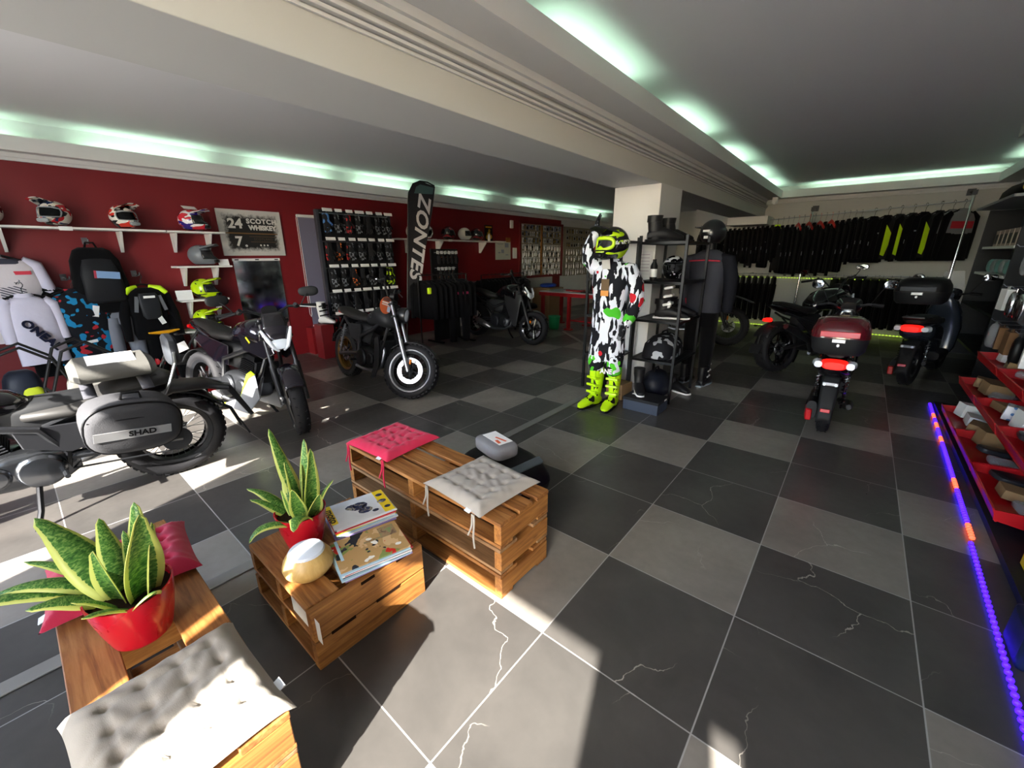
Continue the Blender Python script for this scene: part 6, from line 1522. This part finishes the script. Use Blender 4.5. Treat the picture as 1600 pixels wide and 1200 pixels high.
for i, (x, a, p, lab) in enumerate(((.72, -52, JN, 'black jacket turned to the front, first after the edge-on row'), (.90, -50, JB, 'black jacket turned to the front, second after the edge-on row'), (1.06, -48, JLi, 'black jacket with lime side panels right of the black front-turned ones'),
        (1.22, -47, JLi, 'black jacket with lime panels, second of the lime group'), (1.36, -50, JN, 'dark jacket just right of the lime group'), (1.54, -48, JLi, 'black and lime jacket alone before the two pale jackets'), (1.68, -46, JWh, 'grey jacket with red chest, first of the pale pair at the rail end'), (1.80, -50, JWh, 'grey jacket with red chest next to the end pole'))):
    o = put(p, (x, 8.38, rz_(x) - .045), (0, 0, a), lab, None); o.scale = (.6, 1.0, 1.22); o.location.z = rz_(x) - .039
x = -2.15; k = 0
while x < 1.8:
    if -.62 < x < .28: x += .1; continue
    o = put(PB, (x, 8.55, 1.055), (0, 0, 198 + rj.uniform(-3, 3)), 'black riding pants hanging on the lower rail of the back wall', 'black pants on the lower back rail'); o.scale = (.55, 1, .90)
    x += .115; k += 1
o = MB().box((0, 0, 0), (.09, .10, .16)).box((.0, -.04, -.06), (.05, .10, .07)).build('security_camera', WHITEPL, None, smooth=0, bevel=.012); tag(o, 'white security camera in the corner of the beam cove', 'camera'); o.location = (-.84, 8.30, 2.53)
sbox('trim_10', (2.0, 4.2, 2.56), (.8, .5, .12), GREYW)
# ---------------------------------------------------------------- right: stepped display with red trays
gd = thing('display_shelving', 'dark display shelving with sloping red trays along the right wall', 'shelving', (1.50, 0, 0))
GD = mat('shelving_dark', '#202328', .5)
MB().box((.55, 2.0, .85), (.04, 4.4, 1.70)).build('back_panel', GD, gd, smooth=0)
MB().box((.30, 2.0, .02), (.46, 4.4, .04)).build('base', GD, gd, smooth=0)
for y in (.0, 1.42, 2.85, 4.2): MB().box((.50, y, .85), (.06, .05, 1.70)).build('upright', POST, gd, smooth=0)
def tray(x0, y0, z, wy, dx=.36):
    b = MB(); th = .008
    b.box((x0 + dx / 2, y0 + wy / 2, z), (dx, wy - .02, th), R('Y', 8))
    b.box((x0, y0 + wy / 2, z + .045), (th, wy - .02, .08), R('Y', -18))
    for y in (y0 + .01, y0 + wy - .01): b.prism([(x0 - .01, z + .075), (x0 + dx, z + .10), (x0 + dx, z - .03), (x0, z + .015)], th, T(0, y + th / 2, 0) @ R('X', 90))
    b.build('red_tray', REDPL, gd, smooth=0)
for r_, (x0, z) in enumerate(((.06, .09), (.11, .37), (.17, .61))):
    for k in range(3): tray(x0, 1.47 + .72 * k, z, .72)
rt = random.Random(9)
TY = [('white_box', PAPER, 'white'), ('brown_box', mat('kraft_box', '#8c6f4c', .8), 'brown'), ('clear_pack', mat('clear_pack', '#c3c6cc', .12, alpha=.3), 'clear plastic'), ('grey_pack', mat('pack_grey', '#2c2d32', .3), 'grey'), ('dotted_box', None, 'blue dotted white')]
def dotbox():
    t = NT('dotted_card'); v = t.coord((1, 1, 1)); vo = t.n('TexVoronoi'); vo.inputs['Scale'].default_value = 22; vo.inputs['Randomness'].default_value = .15; t.l(v, vo.inputs['Vector'])
    t.l(t.mix(t.math('LESS_THAN', vo.outputs['Distance'], .3), '#e2e4ea', '#4a78b0'), t.b.inputs['Base Color']); return t.m
DOT = dotbox()
rown = ('bottom', 'middle', 'top'); segn = ('nearest', 'middle', 'far')
for r_, (x0, z) in enumerate(((.06, .09), (.11, .37), (.17, .61))):
    for k in range(3):
        for q in range(3):
            i = rt.choice((0, 1, 1, 2, 3)); nm, m, word = TY[i]
            if (r_, k, q) == (1, 1, 1): m = DOT; word = 'blue dotted white'; nm = 'dotted_box'
            w_, d_, h_ = rt.uniform(.10, .17), rt.uniform(.12, .2), rt.uniform(.05, .13)
            y = 1.47 + .72 * k + .14 + .22 * q
            if nm == 'clear_pack' or nm == 'grey_pack': o = MB().ell((0, 0, .035), (d_ * .55, w_ * .55, .02), 16, 8, p=5).build(nm, m)
            else: o = MB().box((0, 0, h_ / 2), (d_, w_, h_)).build(nm, m, None, smooth=0, bevel=.002)
            tag(o, '%s pack %s in the %s tray of the %s red row' % (word, ('first', 'second', 'third')[q], segn[k], rown[r_]), 'package', 'packs in the red trays')
            place(o, (1.50 + x0 + .16, y, z + .007 + (.02 if i in (2, 3) else .02)), (0, 8, rt.uniform(-18, 18)))
YBX = mat('yellow_box', '#d8bb10', .4)
def ybox(label, loc, txt):
    t = thing('chain_kit_box', label, 'box', loc, group='yellow chain boxes')
    MB().box((0, 0, .055), (.20, .34, .11)).build('box', YBX, t, smooth=0, bevel=.003)
    MB().box((0, 0, .1105), (.15, .26, .001)).box((-.1005, .0, .07), (.001, .26, .05)).build('dark_picture', mat('chain_picture', '#241a16', .4), t, smooth=0)
    lettering(txt, .040, T(-.1015, 0, .025) @ R('Z', -90) @ R('X', 90), BLACK, t, bold=.001, sx=1.2); return t
ybox('yellow chain kit box on the base of the red display, front one', (1.72, 1.02, .045), 'XAC')
ybox('yellow chain kit box stacked on top of the front one', (1.725, 1.05, .157), 'XAC')
for k in range(3):
    o = MB().lathe([(0, 0), (.03, 0), (.032, .01), (.032, .14), (.014, .17), (.014, .20), (0, .20)], 16).build('spray_can', (STEEL, PAPER, DARKGREY)[k]); tag(o, ('silver', 'white', 'dark grey')[k] + ' bottle on the base of the display below the yellow boxes', 'bottle'); o.location = (1.68 + .02 * k, .72 - .14 * k, .042)
o = MB().box((0, 0, .09), (.09, .2, .18)).build('storage_tub', mat('tub_navy', '#1a2440', .4), None, bevel=.02); tag(o, 'dark blue tub on the floor at the lower right edge', 'tub'); o.location = (1.517, .50, 0)
# packs hanging above the trays
HP = [('pleated_pack', 'silver pleated', mat('silver_foil', '#8f939c', .2, .8)), ('clear_pack', 'clear plastic', TY[2][1]), ('brown_box', 'brown card', mat('kraft_dark', '#6d4c2c', .8)), ('black_pack', 'black', BLACK), ('white_card', 'white carded', PAPER), ('steel_part', 'chrome wrapped', CHROME)]
for r_, z in enumerate((1.55, 1.22, .92)):
    for k in range(8):
        i = (r_ * 3 + k * 5 + (k // 3)) % 6; nm, word, m = HP[i]; y = 2.0 + .27 * k
        MB().tube([(.53, y, z + .02), (.24, y, z + .012), (.22, y, z + .03)], .004, 5).build('hook', STEEL, gd)
        xx = 1.50 + (.26 if r_ else .32)
        if nm in ('clear_pack', 'steel_part', 'black_pack'): o = MB().ell((0, 0, -.12), (.035, .075, .11), 14, 8, p=2.8).box((0, 0, -.005), (.003, .08, .03)).build(nm, m)
        elif nm == 'pleated_pack':
            b = MB()
            for s in range(6): b.tube([(0, -.075 + .03 * s, -.01), (-.02, -.085 + .034 * s, -.22)], .015, 6)
            o = b.box((0, 0, -.01), (.02, .17, .03)).build(nm, m)
        else: o = MB().box((0, 0, -.10), (.05, .14, .18)).box((0, 0, .0), (.003, .06, .03)).build(nm, m, None, smooth=0)
        tag(o, '%s pack, %s from the near end of the %s row of hooks' % (word, ('first', 'second', 'third', 'fourth', 'fifth', 'sixth', 'seventh', 'eighth')[k], ('upper', 'middle', 'lower')[r_]), 'package', 'packs on the display hooks'); place(o, (xx, y, z + .0), (0, 0, rt.uniform(-12, 12)))
# purple light strip on the floor
pts, cm = [], []
for (y0, y1, m) in ((4.18, 3.82, PUR), (3.80, 3.66, ORG), (3.64, 3.52, PUR), (3.50, 3.36, ORG), (3.34, 3.12, PUR), (3.10, 2.98, ORG), (2.96, 2.22, PUR), (2.20, 2.04, ORG), (2.02, 1.56, PUR), (1.54, 1.36, ORG)):
    pts.append(((1.545 - (4.18 - y0) * .02, y0, .015), (1.545 - (4.18 - y1) * .02, y1, .015))); cm.append(m)
led_line('light_strip', 'purple and coral light strip on the floor along the far part of the red trays', pts, cm, .013, .03)
led_line('light_strip', 'purple beaded light strip on the floor at the lower right corner', [((1.478, 1.33, .012), (1.44, -.1, .012))], [PUR], .011, .036)
# tall unit at the end of the right wall
tu = thing('tall_shelving', 'tall dark shelving unit with small boxes at the end of the right wall', 'shelving', (2.02, 5.62, 0))
MB().box((.35, 1.05, 1.05), (.04, 2.1, 2.1)).build('back_panel', GD, tu, smooth=0)
for y in (0, 2.1): MB().box((.18, y, 1.05), (.38, .03, 2.1)).build('side_panel', GD, tu, smooth=0)
for z in (.30, .80, 2.12): MB().box((.17 if z < 2 else .10, 1.05, z), (.36 if z < 2 else .50, 2.12, .03)).build('shelf', GD if z < 2 else mat('grey_shelf', '#8a8d90', .5), tu, smooth=0)
for z in (1.58, 1.24): MB().box((.16, .95, z), (.34, 1.75, .03)).build('shelf', WHITEPL, tu, smooth=0)
for k in range(6):
    o = MB().box((0, 0, .10), (.12, .20, .20)).box((-.061, 0, .09), (.001, .14, .12)).build('number_box', [mat('pale_box', '#b9a9a0', .6), mat('print_dark', '#34343c', .5)], None, smooth=0)
    for f in o.data.polygons:
        if f.index >= 6: f.material_index = 1
    tag(o, ('pale box with dark print, %s on the upper white shelf' % ('first', 'second', 'third', 'fourth', 'fifth', 'sixth')[k]), 'box', 'boxes on the upper white shelf'); o.location = (2.12, 5.84 + .24 * k, 1.596)
for k in range(6):
    o = MB().ell((0, 0, .09), (.07, .09, .09), 12, 8, p=3).build('teal_pack', mat('teal_pack', '#6f9a98', .4) if k % 2 else mat('silver_pack', '#8f9498', .3)); tag(o, ('teal' if k % 2 else 'silver') + ' soft pack, %s on the lower white shelf' % ('first', 'second', 'third', 'fourth', 'fifth', 'sixth')[k], 'package', 'packs on the lower white shelf'); o.location = (2.12, 5.84 + .24 * k, 1.256)
soft_bag('black bag lying on top of the tall shelving unit', (2.14, 6.8, 2.137), 10, BLKFAB, (.16, .38, .22))
o = MB().ell((0, 0, .09), (.13, .12, .10), 18, 10).build('cap', BLKFAB); tag(o, 'black cap with a yellow badge on top of the tall shelving', 'cap'); o.location = (2.10, 5.95, 2.142)
q = MB(T(-.10, -.075, .10) @ R('Z', 36) @ R('Y', -80)).lathe([(.055, 0), (.055, .006), (0, .008)], 20).build('badge', mat('badge_gold', '#b89a3a', .5), o)
MB().grid(lambda u, v: (-.10 - .09 * u, (v - .5) * .16 * (1 - .3 * u), .03 - .01 * u), 5, 6).build('brim', BLKFAB, o, solid=.004)
